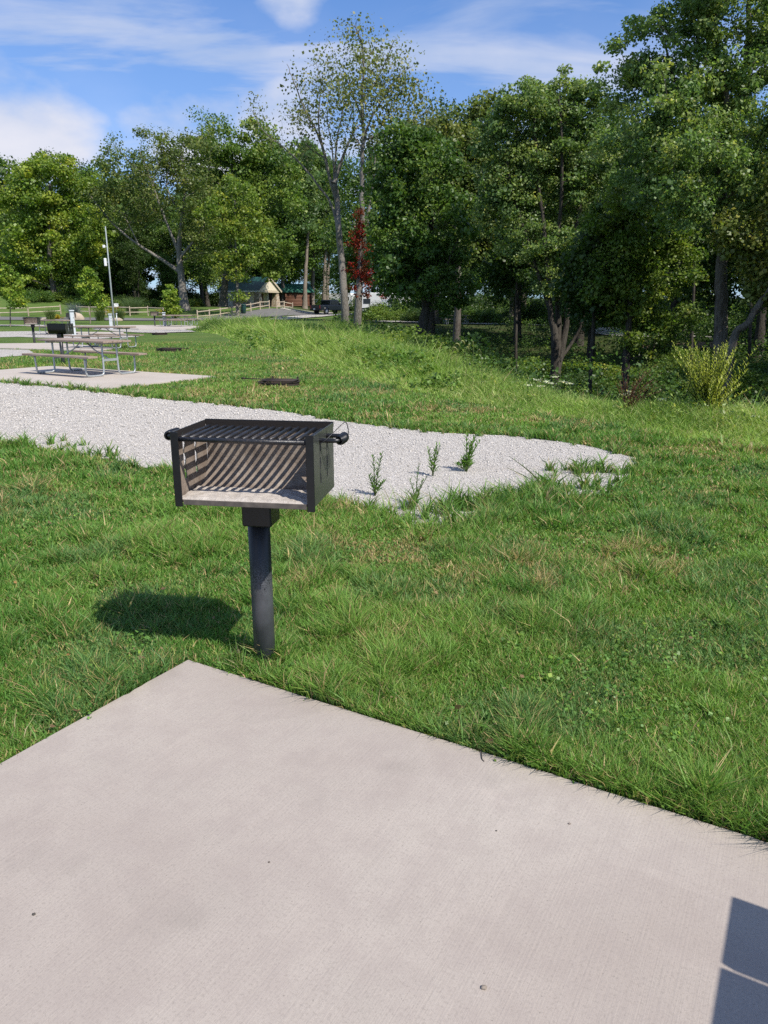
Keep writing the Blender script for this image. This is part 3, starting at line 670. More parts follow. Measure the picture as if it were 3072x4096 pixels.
# ---- beyond the road, left
tree('maple_tree', 'rounded yellow green maple at the left edge behind the fence', 'tree', 104, (119, 668), [([(119, 668), (116, 620), (111, 560), (110, 470), (110, 400)], .5, .12)],
     [(105, 410, 66, 56), (60, 440, 58, 75), (160, 450, 58, 75), (112, 520, 92, 75), (45, 555, 58, 60), (180, 560, 48, 55), (110, 372, 42, 26), (120, 600, 50, 30)], 260, 46000, .33, 'maple', 'bark', 101, sig=.95)
tree('dark_tree', 'dark green tree left of and behind the yellow green maple', 'tree', 124, (18, 655), [([(18, 655), (16, 560), (14, 460)], .5, .12)],
     [(20, 400, 52, 60), (-10, 470, 70, 80), (30, 540, 70, 80), (-30, 580, 70, 70), (60, 610, 60, 40)], 150, 17000, .48, 'dark', 'darkbark', 102, sig=1.3)
tree('dark_tree', 'dark tree with thin twiggy top between the maple and the grey limbed oak', 'tree', 124, (232, 668), [([(232, 668), (228, 580), (220, 470), (205, 400)], .45, .08)],
     [(212, 420, 40, 55), (246, 470, 48, 70), (222, 560, 60, 80), (275, 600, 60, 60), (180, 610, 60, 45)], 150, 17000, .46, 'dark', 'darkbark', 103, sig=1.2)
tree('oak_tree', 'big grey limbed oak with bare dead branches and one long low limb', 'tree', 97, (400, 686),
     [([(400, 686), (394, 625), (389, 582), (386, 540), (393, 470), (400, 400), (392, 330)], .62, .10),
      ([(388, 588), (350, 562), (300, 530), (252, 492), (215, 450), (188, 415)], .26, .04),
      ([(387, 545), (368, 500), (345, 440), (322, 380), (300, 325)], .24, .04), ([(389, 560), (420, 520), (450, 470), (474, 415)], .22, .04),
      ([(345, 440), (330, 400), (345, 340), (350, 300)], .12, .02), ([(322, 385), (280, 350), (255, 320)], .10, .02), ([(300, 530), (270, 470), (240, 440)], .09, .02), ([(393, 470), (360, 400), (372, 330)], .15, .02)],
     [(325, 320, 62, 46), (265, 375, 46, 55), (395, 320, 50, 46), (300, 440, 55, 45), (425, 425, 55, 60), (350, 395, 66, 55), (250, 440, 40, 35), (215, 420, 30, 25), (440, 500, 50, 55)], 360, 22000, .27, 'olive', 'palebark', 104, sig=.8, thin=1.35, shell=.35)
tree('tall_tree', 'tallest dense green tree behind the oak and the shelter roof', 'tree', 106, (482, 672), [([(478, 672), (486, 610), (495, 540), (500, 450), (500, 330)], .62, .12)],
     [(482, 298, 58, 38), (445, 345, 48, 48), (540, 316, 54, 46), (596, 364, 50, 52), (480, 400, 70, 70), (560, 410, 70, 75), (520, 490, 80, 60), (600, 480, 56, 66), (445, 460, 40, 60), (450, 560, 50, 50), (560, 560, 70, 40)], 300, 52000, .33, 'mid', 'bark', 105, sig=1.05)
tree('small_tree', 'yellow green tree standing in front of the shelter by the rail fence', 'tree', 88, (513, 680), [([(514, 680), (512, 630), (510, 570), (507, 500), (506, 430)], .23, .05)],
     [(505, 425, 40, 36), (478, 468, 34, 34), (533, 485, 38, 38), (505, 530, 42, 34), (540, 565, 18, 12), (488, 588, 24, 14), (528, 603, 16, 8), (522, 640, 12, 7)], 130, 9500, .25, 'maple', 'palebark', 106, sig=.62)
tree('broad_tree', 'mid green broad tree above the log cabin roofs', 'tree', 132, (612, 650), [([(612, 652), (610, 580), (615, 480), (640, 380)], .4, .08)],
     [(640, 375, 50, 56), (600, 430, 56, 60), (680, 430, 46, 62), (630, 510, 62, 60), (590, 560, 46, 40), (670, 330, 26, 26)], 170, 17000, .48, 'mid', 'bark', 107, sig=1.2)
PINES = [(658, 662, 126, 300, 'tall pine nearest the shelter with a long bare trunk', 26), (674, 650, 136, 325, 'tall pine second from the shelter with short dead branch stubs', 22), (699, 652, 131, 340, 'tall pine beside the white trailer, nearer of a leaning pair', 24), (706, 650, 138, 350, 'tall pine beside the white trailer, farther of a leaning pair', 22)]
for i, (px, py, Y, top, lab, wd) in enumerate(PINES):
    tree('pine_tree', lab, 'tree', Y, (px, py), [([(px, py), (px + 2, 600), (px + 6, 520), (px + 7, 430), (px + 6, top)], .42, .06)],
         [(px + 5 + 9 * math.sin(k * 2.4), top + 12 + k * 22, wd * (.4 + .08 * k), 9) for k in range(9)], 90, 9000, .55, 'pine', 'pinebark', 120 + i, 'pines behind the shelter', sig=.95, narrow=.16, up=.2)
for i, (px, py, Y, top, cw, lab) in enumerate(((22, 707, 56, 575, 24, 'young staked tree with yellowing round crown at the left picture edge'), (195, 701, 66, 582, 20, 'young yellow green tree between the feathery grass clumps by the road'), (372, 686, 84, 612, 15, 'small bright green young tree before the big oak trunk'))):
    tree('young_tree', lab, 'tree', Y, (px, py), [([(px, py), (px - .5, (py + top) / 2 + 10), (px - 2, top + 12)], .055 if i < 2 else .05, .012)],
         [(px - 3, top + 18, cw * .55, 20), (px - 2, top + 42, cw, 24), (px + (9 if i < 2 else 1), top + 64, cw * .95, 20)], 60, 3000, .17 if i < 2 else .2, 'bright', 'pinebark', 130 + i, 'young planted trees', sig=.30)
# ---- the two thin tall trees on the bank
tree('slender_tree', 'slender pale forked tree with thin sparse crown on the meadow bank', 'tree', 41, (748, 712),
     [([(748, 716), (744, 640), (737, 560), (731, 490), (727, 430), (722, 395)], .23, .12),
      ([(727, 430), (712, 385), (700, 330), (684, 285), (664, 250), (640, 190), (625, 150)], .11, .012), ([(722, 395), (736, 350), (748, 320), (765, 285), (782, 265)], .11, .02),
      ([(700, 330), (690, 280), (690, 230), (694, 180), (684, 140)], .06, .01), ([(738, 500), (715, 440), (690, 405), (650, 355), (610, 318), (575, 290), (545, 240)], .08, .012),
      ([(684, 285), (660, 262), (630, 245), (610, 240)], .04, .008), ([(736, 350), (728, 300), (738, 250), (745, 200), (735, 150)], .06, .01), ([(700, 340), (670, 320), (640, 285)], .05, .008), ([(712, 385), (718, 320), (708, 260), (712, 200)], .05, .01)],
     [(660, 205, 40, 45), (700, 160, 45, 55), (640, 260, 30, 30), (735, 200, 40, 55), (690, 270, 50, 45), (740, 300, 35, 40), (560, 250, 26, 35), (600, 300, 26, 20), (650, 330, 30, 22)], 300, 3000, .13, 'sparse', 'palebark', 140, sig=.55, thin=.62, shell=.2, droop=.8)
tree('slender_tree', 'slender pale tree beside the forked one, its trunk wrapped in red creeper', 'tree', 38, (770, 728),
     [([(770, 732), (775, 650), (779, 570), (783, 500), (782, 420), (783, 350), (785, 280), (782, 200), (786, 130), (772, 70), (757, 52)], .20, .014),
      ([(780, 560), (788, 510), (796, 460), (803, 410), (808, 370), (812, 310)], .11, .03), ([(783, 300), (800, 260), (830, 210), (862, 170), (890, 150)], .06, .01), ([(784, 260), (765, 210), (745, 160), (738, 130)], .05, .01),
      ([(806, 380), (825, 365), (850, 360), (880, 350)], .05, .01), ([(785, 230), (815, 170), (835, 130), (850, 100)], .05, .01), ([(812, 310), (850, 280), (890, 262), (935, 230)], .05, .01), ([(783, 330), (760, 290), (740, 260)], .05, .01)],
     [(790, 110, 48, 46), (760, 75, 26, 22), (850, 160, 46, 50), (800, 200, 50, 50), (890, 220, 50, 46), (840, 270, 56, 46), (760, 230, 42, 50), (930, 250, 26, 26), (800, 300, 42, 30)], 360, 6200, .13, 'sparse', 'palebark', 141, sig=.55, thin=.62, shell=.2, droop=.8)
def creeper():
    r = np.random.default_rng(61); C = []
    for k in range(110):
        py = r.uniform(455, 640); w = 5 + 11 * (py - 455) / 185; C.append(pl(r.normal(777 + (py > 540) * 6, w), py, 37.85 + r.normal(0, .15)))
    C = np.array(C); O = np.array([C[:, 0].mean(), 37.85, -.3]); V, F, c = leaf_quads(C - O, 30, .17, .09, PAL['red'], 62, droop=.6)
    V2, F2 = tube(smooth_path([pl(772, 700, 37.75) - O, pl(776, 620, 37.75) - O, pl(779, 540, 37.75) - O, pl(780, 460, 37.75) - O], 16), .03, 5)
    root = thing('red_creeper', 'bright red creeper climbing the trunk of the slender tree', 'creeper', O)
    me = np_mesh('leaves', V, F, c); me.materials.append(M['leaf']); link('leaves', me, root)
    me = np_mesh('stem', V2, F2, None, True); me.materials.append(M['bark']); link('stem', me, root)
creeper()
# ---- trees in and round the ravine
tree('leaning_tree', 'dark leafy tree with stout trunk leaning right out of the ravine bank', 'tree', 30, (893, 775),
     [([(893, 790), (905, 735), (917, 690), (925, 640), (928, 560), (934, 460), (930, 380)], .30, .06), ([(922, 660), (905, 600), (890, 520), (870, 420), (868, 340)], .14, .03), ([(925, 640), (960, 580), (985, 520)], .10, .02)],
     [(868, 320, 42, 50), (850, 410, 50, 70), (930, 375, 56, 66), (860, 510, 52, 70), (950, 480, 66, 70), (900, 590, 62, 50), (985, 590, 40, 50), (840, 600, 30, 40), (975, 660, 30, 26)], 320, 36000, .125, 'dark', 'darkbark', 150, sig=.32)
tree('olive_tree', 'olive green tree rising behind the leaning dark tree', 'tree', 44, (985, 705), [([(985, 720), (988, 640), (985, 520), (980, 400), (975, 320)], .26, .04)],
     [(975, 300, 42, 36), (920, 300, 46, 42), (1030, 330, 48, 52), (985, 390, 66, 56), (1040, 440, 46, 60), (940, 430, 50, 50), (1040, 270, 28, 30), (1060, 230, 16, 26), (1010, 500, 60, 60)], 330, 40000, .16, 'olive', 'bark', 151, sig=.42)
tree('aspen_tree', 'silvery green many stemmed tree in the middle of the ravine edge', 'tree', 26, (1203, 800),
     [([(1203, 812), (1196, 740), (1188, 680), (1176, 560), (1160, 400), (1148, 250)], .17, .03), ([(1207, 812), (1208, 700), (1202, 560), (1206, 400), (1200, 220)], .14, .03), ([(1212, 812), (1222, 720), (1234, 600), (1258, 430), (1280, 290)], .15, .03), ([(1200, 800), (1240, 740), (1262, 690), (1275, 600)], .08, .02),
      ([(1188, 680), (1150, 560), (1110, 430), (1085, 330)], .08, .02)],
     [(1185, 205, 50, 44), (1120, 255, 56, 52), (1250, 235, 60, 56), (1075, 320, 44, 60), (1180, 310, 70, 66), (1275, 340, 62, 72), (1120, 400, 66, 62), (1215, 430, 74, 70), (1070, 440, 40, 60), (1150, 520, 62, 50), (1250, 545, 56, 50), (1195, 610, 46, 36)], 500, 68000, .09, 'aspen', 'darkbark', 152, sig=.25, shell=.25)
tree('tall_tree', 'tall tree at right with trunk going up out of the frame', 'tree', 19, (1566, 860),
     [([(1564, 870), (1568, 760), (1573, 640), (1580, 520), (1588, 430), (1600, 330), (1618, 200), (1640, 40), (1650, -120)], .20, .05), ([(1580, 500), (1552, 400), (1510, 290), (1460, 180), (1430, 80)], .09, .02), ([(1588, 430), (1640, 320), (1690, 200), (1720, 60)], .10, .02),
      ([(1600, 330), (1560, 220), (1540, 100), (1530, -40)], .09, .02)],
     [(1400, 110, 62, 62), (1470, 50, 66, 66), (1560, 0, 90, 70), (1352, 185, 48, 40), (1430, 220, 76, 66), (1530, 160, 76, 70), (1630, 130, 80, 80), (1690, 30, 70, 80), (1370, 320, 66, 66), (1470, 330, 80, 70), (1570, 310, 76, 66), (1670, 280, 66, 76), (1430, 430, 66, 60), (1540, 430, 66, 56), (1640, 420, 70, 60), (1560, -110, 120, 70)], 600, 72000, .075, 'aspen', 'bark', 153, sig=.205, shell=.25)
tree('shade_tree', 'low hanging dark tree in front of the ravine between two bigger trees', 'tree', 22, (1356, 840), [([(1353, 850), (1358, 760), (1364, 660), (1372, 540), (1382, 440)], .15, .03), ([(1362, 690), (1400, 640), (1440, 600)], .06, .015)],
     [(1372, 500, 76, 56), (1320, 590, 52, 52), (1436, 590, 58, 52), (1392, 660, 62, 40), (1400, 740, 46, 34), (1470, 700, 34, 34), (1316, 460, 50, 60), (1450, 480, 56, 56)], 250, 30000, .09, 'mid', 'darkbark', 154, sig=.24)
tree('leaning_tree', 'pale barked leaning tree at the right edge with yellowing leaf sprays', 'tree', 18, (1577, 800), [([(1577, 800), (1585, 745), (1605, 700), (1628, 655), (1668, 590), (1710, 500)], .12, .04), ([(1628, 655), (1640, 610), (1645, 580)], .03, .01)],
     [(1650, 610, 34, 40), (1700, 520, 50, 60), (1640, 575, 24, 20), (1690, 640, 46, 40), (1620, 500, 60, 46), (1700, 420, 60, 60)], 170, 15000, .095, [(.11, .15, .04), (.17, .20, .045), (.30, .28, .06)], 'bark', 155, sig=.28)
for i, (px, py, Y, top, dx, lab) in enumerate(((1276, 840, 23, 560, -4, 'thin dark sapling trunk under the aspen crown'), (1118, 745, 33, 480, 8, 'thin dark sapling behind the bush left of the aspen'), (1500, 760, 29, 420, 6, 'dark sapling left of the tall right-hand trunk'), (1622, 770, 31, 430, 8, 'dark sapling behind the pale leaning trunk'))):
    tree('sapling', lab, 'tree', Y, (px, py), [([(px, py), (px + dx * .3, (py + top) / 2), (px + dx, top)], .08, .025)], [(px + dx, top, 44, 50), (px + dx - 20, top + 70, 40, 40), (px + dx + 24, top + 90, 40, 36)], 90, 9000, .13, 'deep', 'darkbark', 160 + i, 'saplings in the ravine', sig=.33)
# ---- the wood beyond the ravine: shared trees, copied
def wood_proto(seed, H, Rr, pal, bark, name, label, leaf=.26, nl=17000):
    r = np.random.default_rng(seed); root = thing(name, label, 'tree', (0, 0, 0), 0)
    T = [(np.array([(0, 0, -.3), (r.normal(0, .2), r.normal(0, .2), H * .3), (r.normal(0, .4), r.normal(0, .4), H * .6), (r.normal(0, .5), r.normal(0, .5), H * .95)]), .021 * H, .05)]
    lobes = []
    for k in range(11):
        t = .22 + .75 * (k + .5) / 11; w = Rr * (1 - .65 * abs(t - .55) ** 1.2 * 1.6); a = r.random() * 6.28
        lobes.append((math.cos(a) * w * .5, math.sin(a) * w * .5, H * t, w * .62, w * .62, H * .10))
    C = lobe_points(lobes, 170, r, .4); V, F = grow(T, C, r, 1.0); me = np_mesh('trunk', V, F, None, True); me.materials.append(M[bark]); link('trunk', me, root)
    V, F, c = leaf_quads(C, nl // len(C), .95 * r.uniform(.7, 1.3, len(C)), leaf, PAL[pal], seed + 3); me = np_mesh('crown', V, F, c); me.materials.append(M['leaf']); link('crown', me, root)
    return root
G_W = 'trees of the shaded wood beyond the ravine'; LW = 'tall leafy tree in the shaded wood beyond the ravine'
W1 = wood_proto(301, 17, 4.6, 'dark', 'darkbark', 'wood_tree', LW); W2 = wood_proto(302, 19, 5.0, 'deep', 'darkbark', 'wood_tree', LW); W3 = wood_proto(303, 16, 4.4, 'mid', 'bark', 'wood_tree', LW)
W = [W1, W2, W3]; used = [False] * 3
def wood(x, y, k, s, label=LW, group=G_W):
    rz = (x * 1.7 + y * .9) % 6.28; loc = (x, y, tz(x, y))
    if not used[k]:
        o = W[k]; used[k] = True; o.location = loc; o.rotation_euler = (0, 0, rz); o.scale = (s, s, s); o['label'] = label; o['group'] = group; return o
    return dup(W[k], loc, rz, s, label, group)
rr = random.Random(5)
WOOD = [(3, 52, 0, .72), (8, 50, 1, .68), (13, 47, 0, .72), (19, 48, 2, .8), (25, 45, 1, .8), (31, 43, 0, .85), (5, 64, 1, .8), (11, 61, 2, .85), (17, 60, 0, .85), (24, 58, 1, .9), (32, 56, 2, .95), (40, 54, 0, 1.0),
        (-2, 76, 0, .85), (6, 78, 1, .9), (14, 76, 0, .95), (23, 74, 2, 1), (33, 72, 1, 1), (44, 70, 0, 1.05), (2, 96, 1, 1.0), (12, 96, 0, 1), (23, 95, 1, 1.1), (35, 93, 2, 1.1), (48, 92, 0, 1.1), (60, 88, 1, 1.1),
        (16, 33, 1, .62), (22, 34, 0, .66), (27, 32, 1, .7), (20, 26, 0, .55), (15, 38, 1, .66), (37, 36, 1, .8), (11, 41, 1, .6)]
for (x, y, k, s) in WOOD: wood(x + rr.uniform(-1, 1), y + rr.uniform(-1.2, 1.2), k, s * rr.uniform(.92, 1.08))
G_B = 'dark trees closing the view behind the road'; LB = 'dark tree in the belt of woods far behind the road'
for i in range(30):
    x = -92 + i * 5.3 + rr.uniform(-1.5, 1.5); y = 150 + rr.uniform(-8, 16) + (8 if -26 < x < 2 else 0)
    wood(x, y, i % 3, rr.uniform(1.0, 1.25), LB, G_B)
for (x, y, k, s) in ((-38, 118, 1, .8), (-33.5, 120, 0, .85), (-28.5, 121, 1, .9), (-42, 121, 2, .85), (-36, 113, 1, .45), (-32, 114, 0, .42), (-62, 128, 0, 1.1), (-54, 131, 1, 1.1), (-47, 127, 1, 1.0), (-41, 130, 0, 1.1), (-36, 126, 1, 1.0), (-30, 131, 0, 1.1), (-44, 138, 1, 1.2), (-70, 134, 1, 1.2), (-24, 136, 1, 1.1), (-17, 141, 0, 1.1)): wood(x, y, k, s, LB, G_B)
G_R = 'shade trees added right of the view'  # added out of frame on the sun side, to shade the ravine trees
for (x, y, k, s) in ((14, 12.5, 0, .66), (17.5, 16, 1, .75), (22, 11, 2, .8), (24, 18, 1, .9)): wood(x, y, k, s, 'unseen tree added right of the frame to shade the ravine', G_R)

# ---- shrubs and undergrowth
def shrub_proto(seed, pal, leaf=.062, n=6000):
    r = np.random.default_rng(seed); g = r.normal(0, 1, (46, 3)); g /= np.linalg.norm(g, axis=1)[:, None]; C = g * (.45 + .5 * r.random((46, 1))) * np.array([1, 1, .75]); C[:, 2] = np.abs(C[:, 2]) + .12
    root = thing('shrub', 'x', 'shrub'); V, F, c = leaf_quads(C, n // 46, .23, leaf, PAL[pal], seed + 1); me = np_mesh('foliage', V, F, c); me.materials.append(M['leaf']); link('foliage', me, root)
    V = []; F = []; o = 0
    for k in range(9):
        v, f = tube(smooth_path([(r.normal(0, .05), r.normal(0, .05), -.1), C[k] * .5 + np.array([0, 0, .1]), C[k]], 6), np.linspace(.022, .006, 6), 5); V.append(v); F.append(f + o); o += len(v)
    me = np_mesh('stems', np.vstack(V), np.vstack(F), None, True); me.materials.append(M['darkbark']); link('stem', me, root); return root
S = [shrub_proto(401, 'dark'), shrub_proto(402, 'mid'), shrub_proto(403, 'deep'), shrub_proto(404, 'maple')]; sused = [False] * 4
def shrub(x, y, k, s, label, group):
    loc = (x, y, tz(x, y) - .05); rz = (x * 2.3 + y) % 6.28; sc = (s, s, s * .85)
    if not sused[k]:
        sused[k] = True; o = S[k]; o.location = loc; o.rotation_euler = (0, 0, rz); o.scale = sc; o['label'] = label; o['group'] = group; return o
    return dup(S[k], loc, rz, sc, label, group)
LS, GS = 'shaded shrub among the undergrowth on the ravine floor', 'undergrowth shrubs in the ravine'
for (x, y, k, s) in ((2.2, 22, 1, 1.0), (3.6, 20, 0, 1.2), (5.5, 19.5, 2, 1.3), (3.5, 25, 1, 1.2), (5.8, 24, 0, 1.3), (8, 22, 1, 1.1), (7.5, 17.5, 2, 1.1), (9.8, 18, 0, 1.1), (2.3, 29, 3, 1.1), (4.5, 30, 0, 1.4), (7.5, 29, 2, 1.5), (11, 26, 1, 1.3), (13, 23, 2, 1.3), (0.6, 33, 3, 1.0), (1.6, 37, 0, 1.3), (4, 36, 2, 1.5), (8, 35, 1, 1.4), (12, 31, 0, 1.4),
                     (-1.2, 40, 3, .9), (-.3, 44, 0, 1.3), (3, 44, 2, 1.5), (-2.6, 52, 0, 1.4), (6, 15.8, 0, 1.0), (8.6, 14.4, 2, 1.0), (11.5, 14.6, 0, 1.1), (4.6, 16.2, 1, .8), (-2.4, 46, 1, 1.0), (9.5, 39, 3, 1.0), (17, 29, 0, 1.3), (14, 35, 1, 1.2), (6.8, 26.5, 1, 1.0), (10.5, 22.5, 0, 1.0), (5.0, 33.5, 1, 1.2), (13.5, 17.5, 1, 1.0), (16, 21, 2, 1.4)):
    shrub(x, y, k, s, LS, GS)
for i in range(46):
    a_ = -.02 + .62 * ((i * .618) % 1.0); d_ = 38 + 44 * ((i * .377 + .1) % 1.0)
    shrub(d_ * math.tan(a_), d_, (0, 2, 1, 2)[i % 4], 1.3 + 1.2 * ((i * .29) % 1.0), 'dark bush deep in the shaded wood beyond the ravine', 'bushes deep in the shaded wood')
for i in range(40):
    a_ = .02 + .50 * ((i * .618 + .3) % 1.0); d_ = 21 + 19 * ((i * .377) % 1.0)
    shrub(d_ * math.tan(a_), d_, (1, 0, 1, 3)[i % 4], .9 + .8 * ((i * .29) % 1.0), LS, GS)
LS2, GS2 = 'green bush in the hedge of bushes at the wood edge behind the rail fence', 'bushes behind the rail fence'
for i in range(20):
    x = -52 + i * 1.3; y = 101 + (i * 7 % 5) * 1.3 + (6 if x > -30 else 0)
    shrub(x, y, (0, 1, 2, 1, 3)[i % 5], 1.5 + .5 * ((i * 3) % 4) / 2, LS2, GS2)
for i in range(34):
    x = -95 + i * 3.5; y = 132 + (i * 5 % 7)
    if -24 < x < -2: y += 14
    shrub(x, y, (0, 2, 2)[i % 3], 3.2 + .5 * (i % 3), 'dark undergrowth bush at the foot of the woods far behind the road', 'undergrowth at the far wood edge')
for i in range(26):
    x = 0 + i * 2.6; y = 84 + (i * 5 % 9) * 2 - x * .15
    shrub(x, y, (0, 2, 2)[i % 3], 2.6 + .5 * (i % 3), 'dark bush deep in the shaded wood beyond the ravine', 'bushes deep in the shaded wood')

def weeds():       # broad-leaved plants mixed into the meadow
    r = np.random.default_rng(77); pts = []
    for (px, py, sx, n, Y0) in ((640, 725, 70, 170, 0), (720, 730, 60, 110, 0), (820, 768, 45, 70, 0), (880, 790, 50, 60, 0), (560, 722, 40, 60, 0), (950, 822, 60, 24, 0), (760, 735, 40, 70, 0)):
        for k in range(n):
            q = at(px + r.normal(0, sx * .6), py + abs(r.normal(0, 13)) + 6)
            pts.append((q[0] + r.normal(0, .25), q[1] + r.normal(0, .5), tz(q[0], q[1]) + r.uniform(.08, .50) * (1 if q[1] > 15 else .5)))
    d = 8 * np.exp(r.random(9000) * math.log(55 / 8)); a = r.uniform(-.4, .7, 9000); x, y = d * np.sin(a), d * np.cos(a); k = in_poly(x, y, MEADOW) & (fbm(x * .8, y * .8, 33) > .42) & (dist_line(x, y, [tuple(p) for p in MEADOW_L]) > .5); x, y, d = x[k], y[k], d[k]
    C0 = np.column_stack([x, y, terrain(x, y) + r.uniform(.05, .42, len(x)) * np.clip(d / 14, .5, 1.3)]); V0, F0, c0 = leaf_quads(C0, 16, .15, .045, [(.13, .20, .04), (.20, .28, .06), (.27, .32, .09)], 79, up=.6, narrow=.2)
    me = np_mesh('weeds', V0, F0, c0); me.materials.append(M['leaf']); tag(link('meadow_weeds', me), 'fine leaved yellow green weeds thick through the unmown meadow', 'weeds', kind='stuff')
    C = np.array(pts); V, F, c = leaf_quads(C, 26, .13, .075, [(.11, .21, .04), (.15, .26, .05), (.20, .29, .06)], 78, up=.9); me = np_mesh('weeds', V, F, c); me.materials.append(M['leaf'])
    tag(link('weeds', me), 'broad leaved bright green weeds growing through the meadow', 'weeds', kind='stuff')
weeds()
def undergrowth():
    r = np.random.default_rng(83); n = 9500; y = 9 + 46 * r.random(n) ** 1.3; x = r.uniform(-6, 30, n); k = in_poly(x, y, BEYOND) & (dist_line(x, y, EDGE) > .7) & (x < y * .66) & (fbm(x * .35, y * .35, 19) > .42); x, y = x[k], y[k]
    C = np.column_stack([x, y, terrain(x, y) + r.uniform(.05, 1.0, len(x)) ** 1.3]); near = y < 22; pu_ = [(.05, .10, .025), (.075, .14, .03), (.11, .18, .04)]
    C[near, 2] -= .12; V, F, c = leaf_quads(C[~near], 22, .34, .11, pu_, 84, up=.8); V2, F2, c2 = leaf_quads(np.repeat(C[near], 2, 0), 34, .34, .052, pu_, 85, up=.8)
    V, F, c = np.vstack([V, V2]), np.vstack([F, F2 + len(V)]), np.vstack([c, c2])
    me = np_mesh('undergrowth', V, F, c); me.materials.append(M['leaf']); tag(link('undergrowth', me), 'low leafy undergrowth covering the shaded ravine floor', 'undergrowth', kind='stuff')
undergrowth()
def stalk_plant(name, label, cat, O, stems, leaf_l, leaf_w, n_leaf, col, seed, group=None, scol=(.06, .09, .02), head=None):
    """stems: list of paths (local); narrow leaves up every stem"""
    r = np.random.default_rng(seed); root = thing(name, label, cat, O, 0, group); TV = []; TF = []; o = 0; V = []; C = []
    for P in stems:
        Q = smooth_path(P, 14); L = np.linalg.norm(Q[-1] - Q[0]); v, f = tube(Q, np.linspace(.0040, .0012, 14) * (1 + L), 5); TV.append(v); TF.append(f + o); o += len(v)
        for k in range(n_leaf):
            t = .12 + .88 * (k + .5) / n_leaf; p = np.array([np.interp(t * 13, range(14), Q[:, j]) for j in range(3)]); a = k * 2.4 + r.normal(0, .3); up = .75 + 1.1 * t + r.normal(0, .25)
            d = np.array([math.cos(a), math.sin(a), up]); d /= np.linalg.norm(d); s = np.cross(d, [0, 0, 1]); s /= np.linalg.norm(s); l = leaf_l * (1.15 - .6 * t) * r.uniform(.7, 1.2)
            V.append([p, p + d * l * .45 + s * leaf_w * .5, p + d * l + np.array([0, 0, -.18 * l]), p + d * l * .45 - s * leaf_w * .5]); C.append(np.array(col) * r.uniform(.7, 1.25))
    F = (np.arange(len(V)) * 4)[:, None] + np.arange(4); me = np_mesh('leaves', np.array(V).reshape(-1, 3), F, np.repeat(np.array(C), 4, 0)); me.materials.append(M['leaf']); link('foliage', me, root)
    v = np.vstack(TV); me = np_mesh('stem', v, np.vstack(TF), np.tile(np.array(scol), (len(v), 1)), True); me.materials.append(M['leaf']); link('stem', me, root); return root
GWD = 'tall weeds growing in the gravel'
def weed(px, py, tops, label, seed, ll=.085, lw=.012, nl=30):
    O = at(px, py, -.015); dep = O[1]; st = []
    for (tx, ty) in tops:
        q = pl(tx, ty, dep) - O; st.append([(0, 0, 0), tuple(q * np.array([.35, 1, .5]) + np.array([0, .02, 0])), tuple(q)])
    stalk_plant('gravel_weed', label, 'weed', O, st, ll, lw, nl, (.13, .24, .05), seed, GWD)
weed(810, 1072, [(806, 985), (825, 980), (798, 1030), (832, 1040)], 'tall pair of leafy weed stems nearest the grill on the gravel edge', 501)
weed(898, 1092, [(905, 1000), (885, 1035), (915, 1035), (922, 1030), (880, 1060)], 'scraggly branching weed low on the gravel between the two pairs', 502, .055, .010, 18)
weed(935, 1030, [(950, 962), (943, 963), (925, 970)], 'narrow upright weed in the middle of the gravel', 503, .09, .014, 28)
weed(1008, 1020, [(1030, 936), (1018, 955), (1008, 940), (1037, 952), (985, 1005), (1000, 990)], 'bushiest leafy weed, farthest right on the gravel', 504, .10, .018, 26)
weed(1180, 1068, [(1100, 985), (1120, 1000), (1095, 1010)], 'wiry seeding grass stalk leaning left over the gravel edge', 505, .05, .006, 4)
# willow bush, red-brown grass, foxtails, white flowers at the meadow's rim
O = np.array([4.38, 10.0, tz(4.38, 10.0)]); rw = np.random.default_rng(9); st = []
for k in range(95):
    a = rw.random() * 6.28; q = rw.uniform(.08, .58); h = rw.uniform(.5, 1.08); st.append([(rw.normal(0, .12), rw.normal(0, .12), 0), (q * .5 * math.cos(a), q * .5 * math.sin(a), h * .6), (q * math.cos(a), q * math.sin(a), h)])
stalk_plant('willow_bush', 'feathery yellow green willow bush at the right rim of the meadow', 'bush', O, st, .095, .015, 44, (.50, .52, .11), 510)
O = np.array([3.52, 10.6, tz(3.52, 10.6)]); st = []
for k in range(22):
    a = rw.random() * 6.28; h = rw.uniform(.4, .8); st.append([(rw.normal(0, .07), rw.normal(0, .07), 0), (.12 * math.cos(a), .1 * math.sin(a), h * .6), (.34 * math.cos(a) + .12, .26 * math.sin(a), h)])
stalk_plant('dry_weed', 'rusty brown dry seed stalks beside the willow bush', 'weed', O, st, .06, .008, 30, (.22, .095, .06), 511, scol=(.12, .06, .035))
for i, (px, py) in enumerate(((960, 826), (968, 824), (982, 828), (998, 826), (1006, 830), (1020, 834), (1040, 838))):
    O = at(px, py + 14); O[2] = tz(O[0], O[1]); h = .78 + .06 * (i % 3); root = thing('foxtail_grass', 'arching foxtail grass head at the dark ravine edge', 'grass stalk', O, .3 * i, 'foxtail heads')
    P = smooth_path([(0, 0, 0), (.03, 0, h * .6), (.10, 0, h * .95), (.17, .01, h), (.23, .01, h * .93)], 22); v, f = tube(P[:16], .004, 5); me = np_mesh('stem', v, f, np.tile((.14, .17, .05), (len(v), 1)), True); me.materials.append(M['leaf']); link('stem', me, root)
    v, f = tube(P[13:], np.array([.006, .012, .014, .015, .015, .014, .012, .009, .003]), 7); me = np_mesh('seed_head', v, f, np.tile((.30, .30, .12), (len(v), 1)), True); me.materials.append(M['leaf']); link('seed_head', me, root)
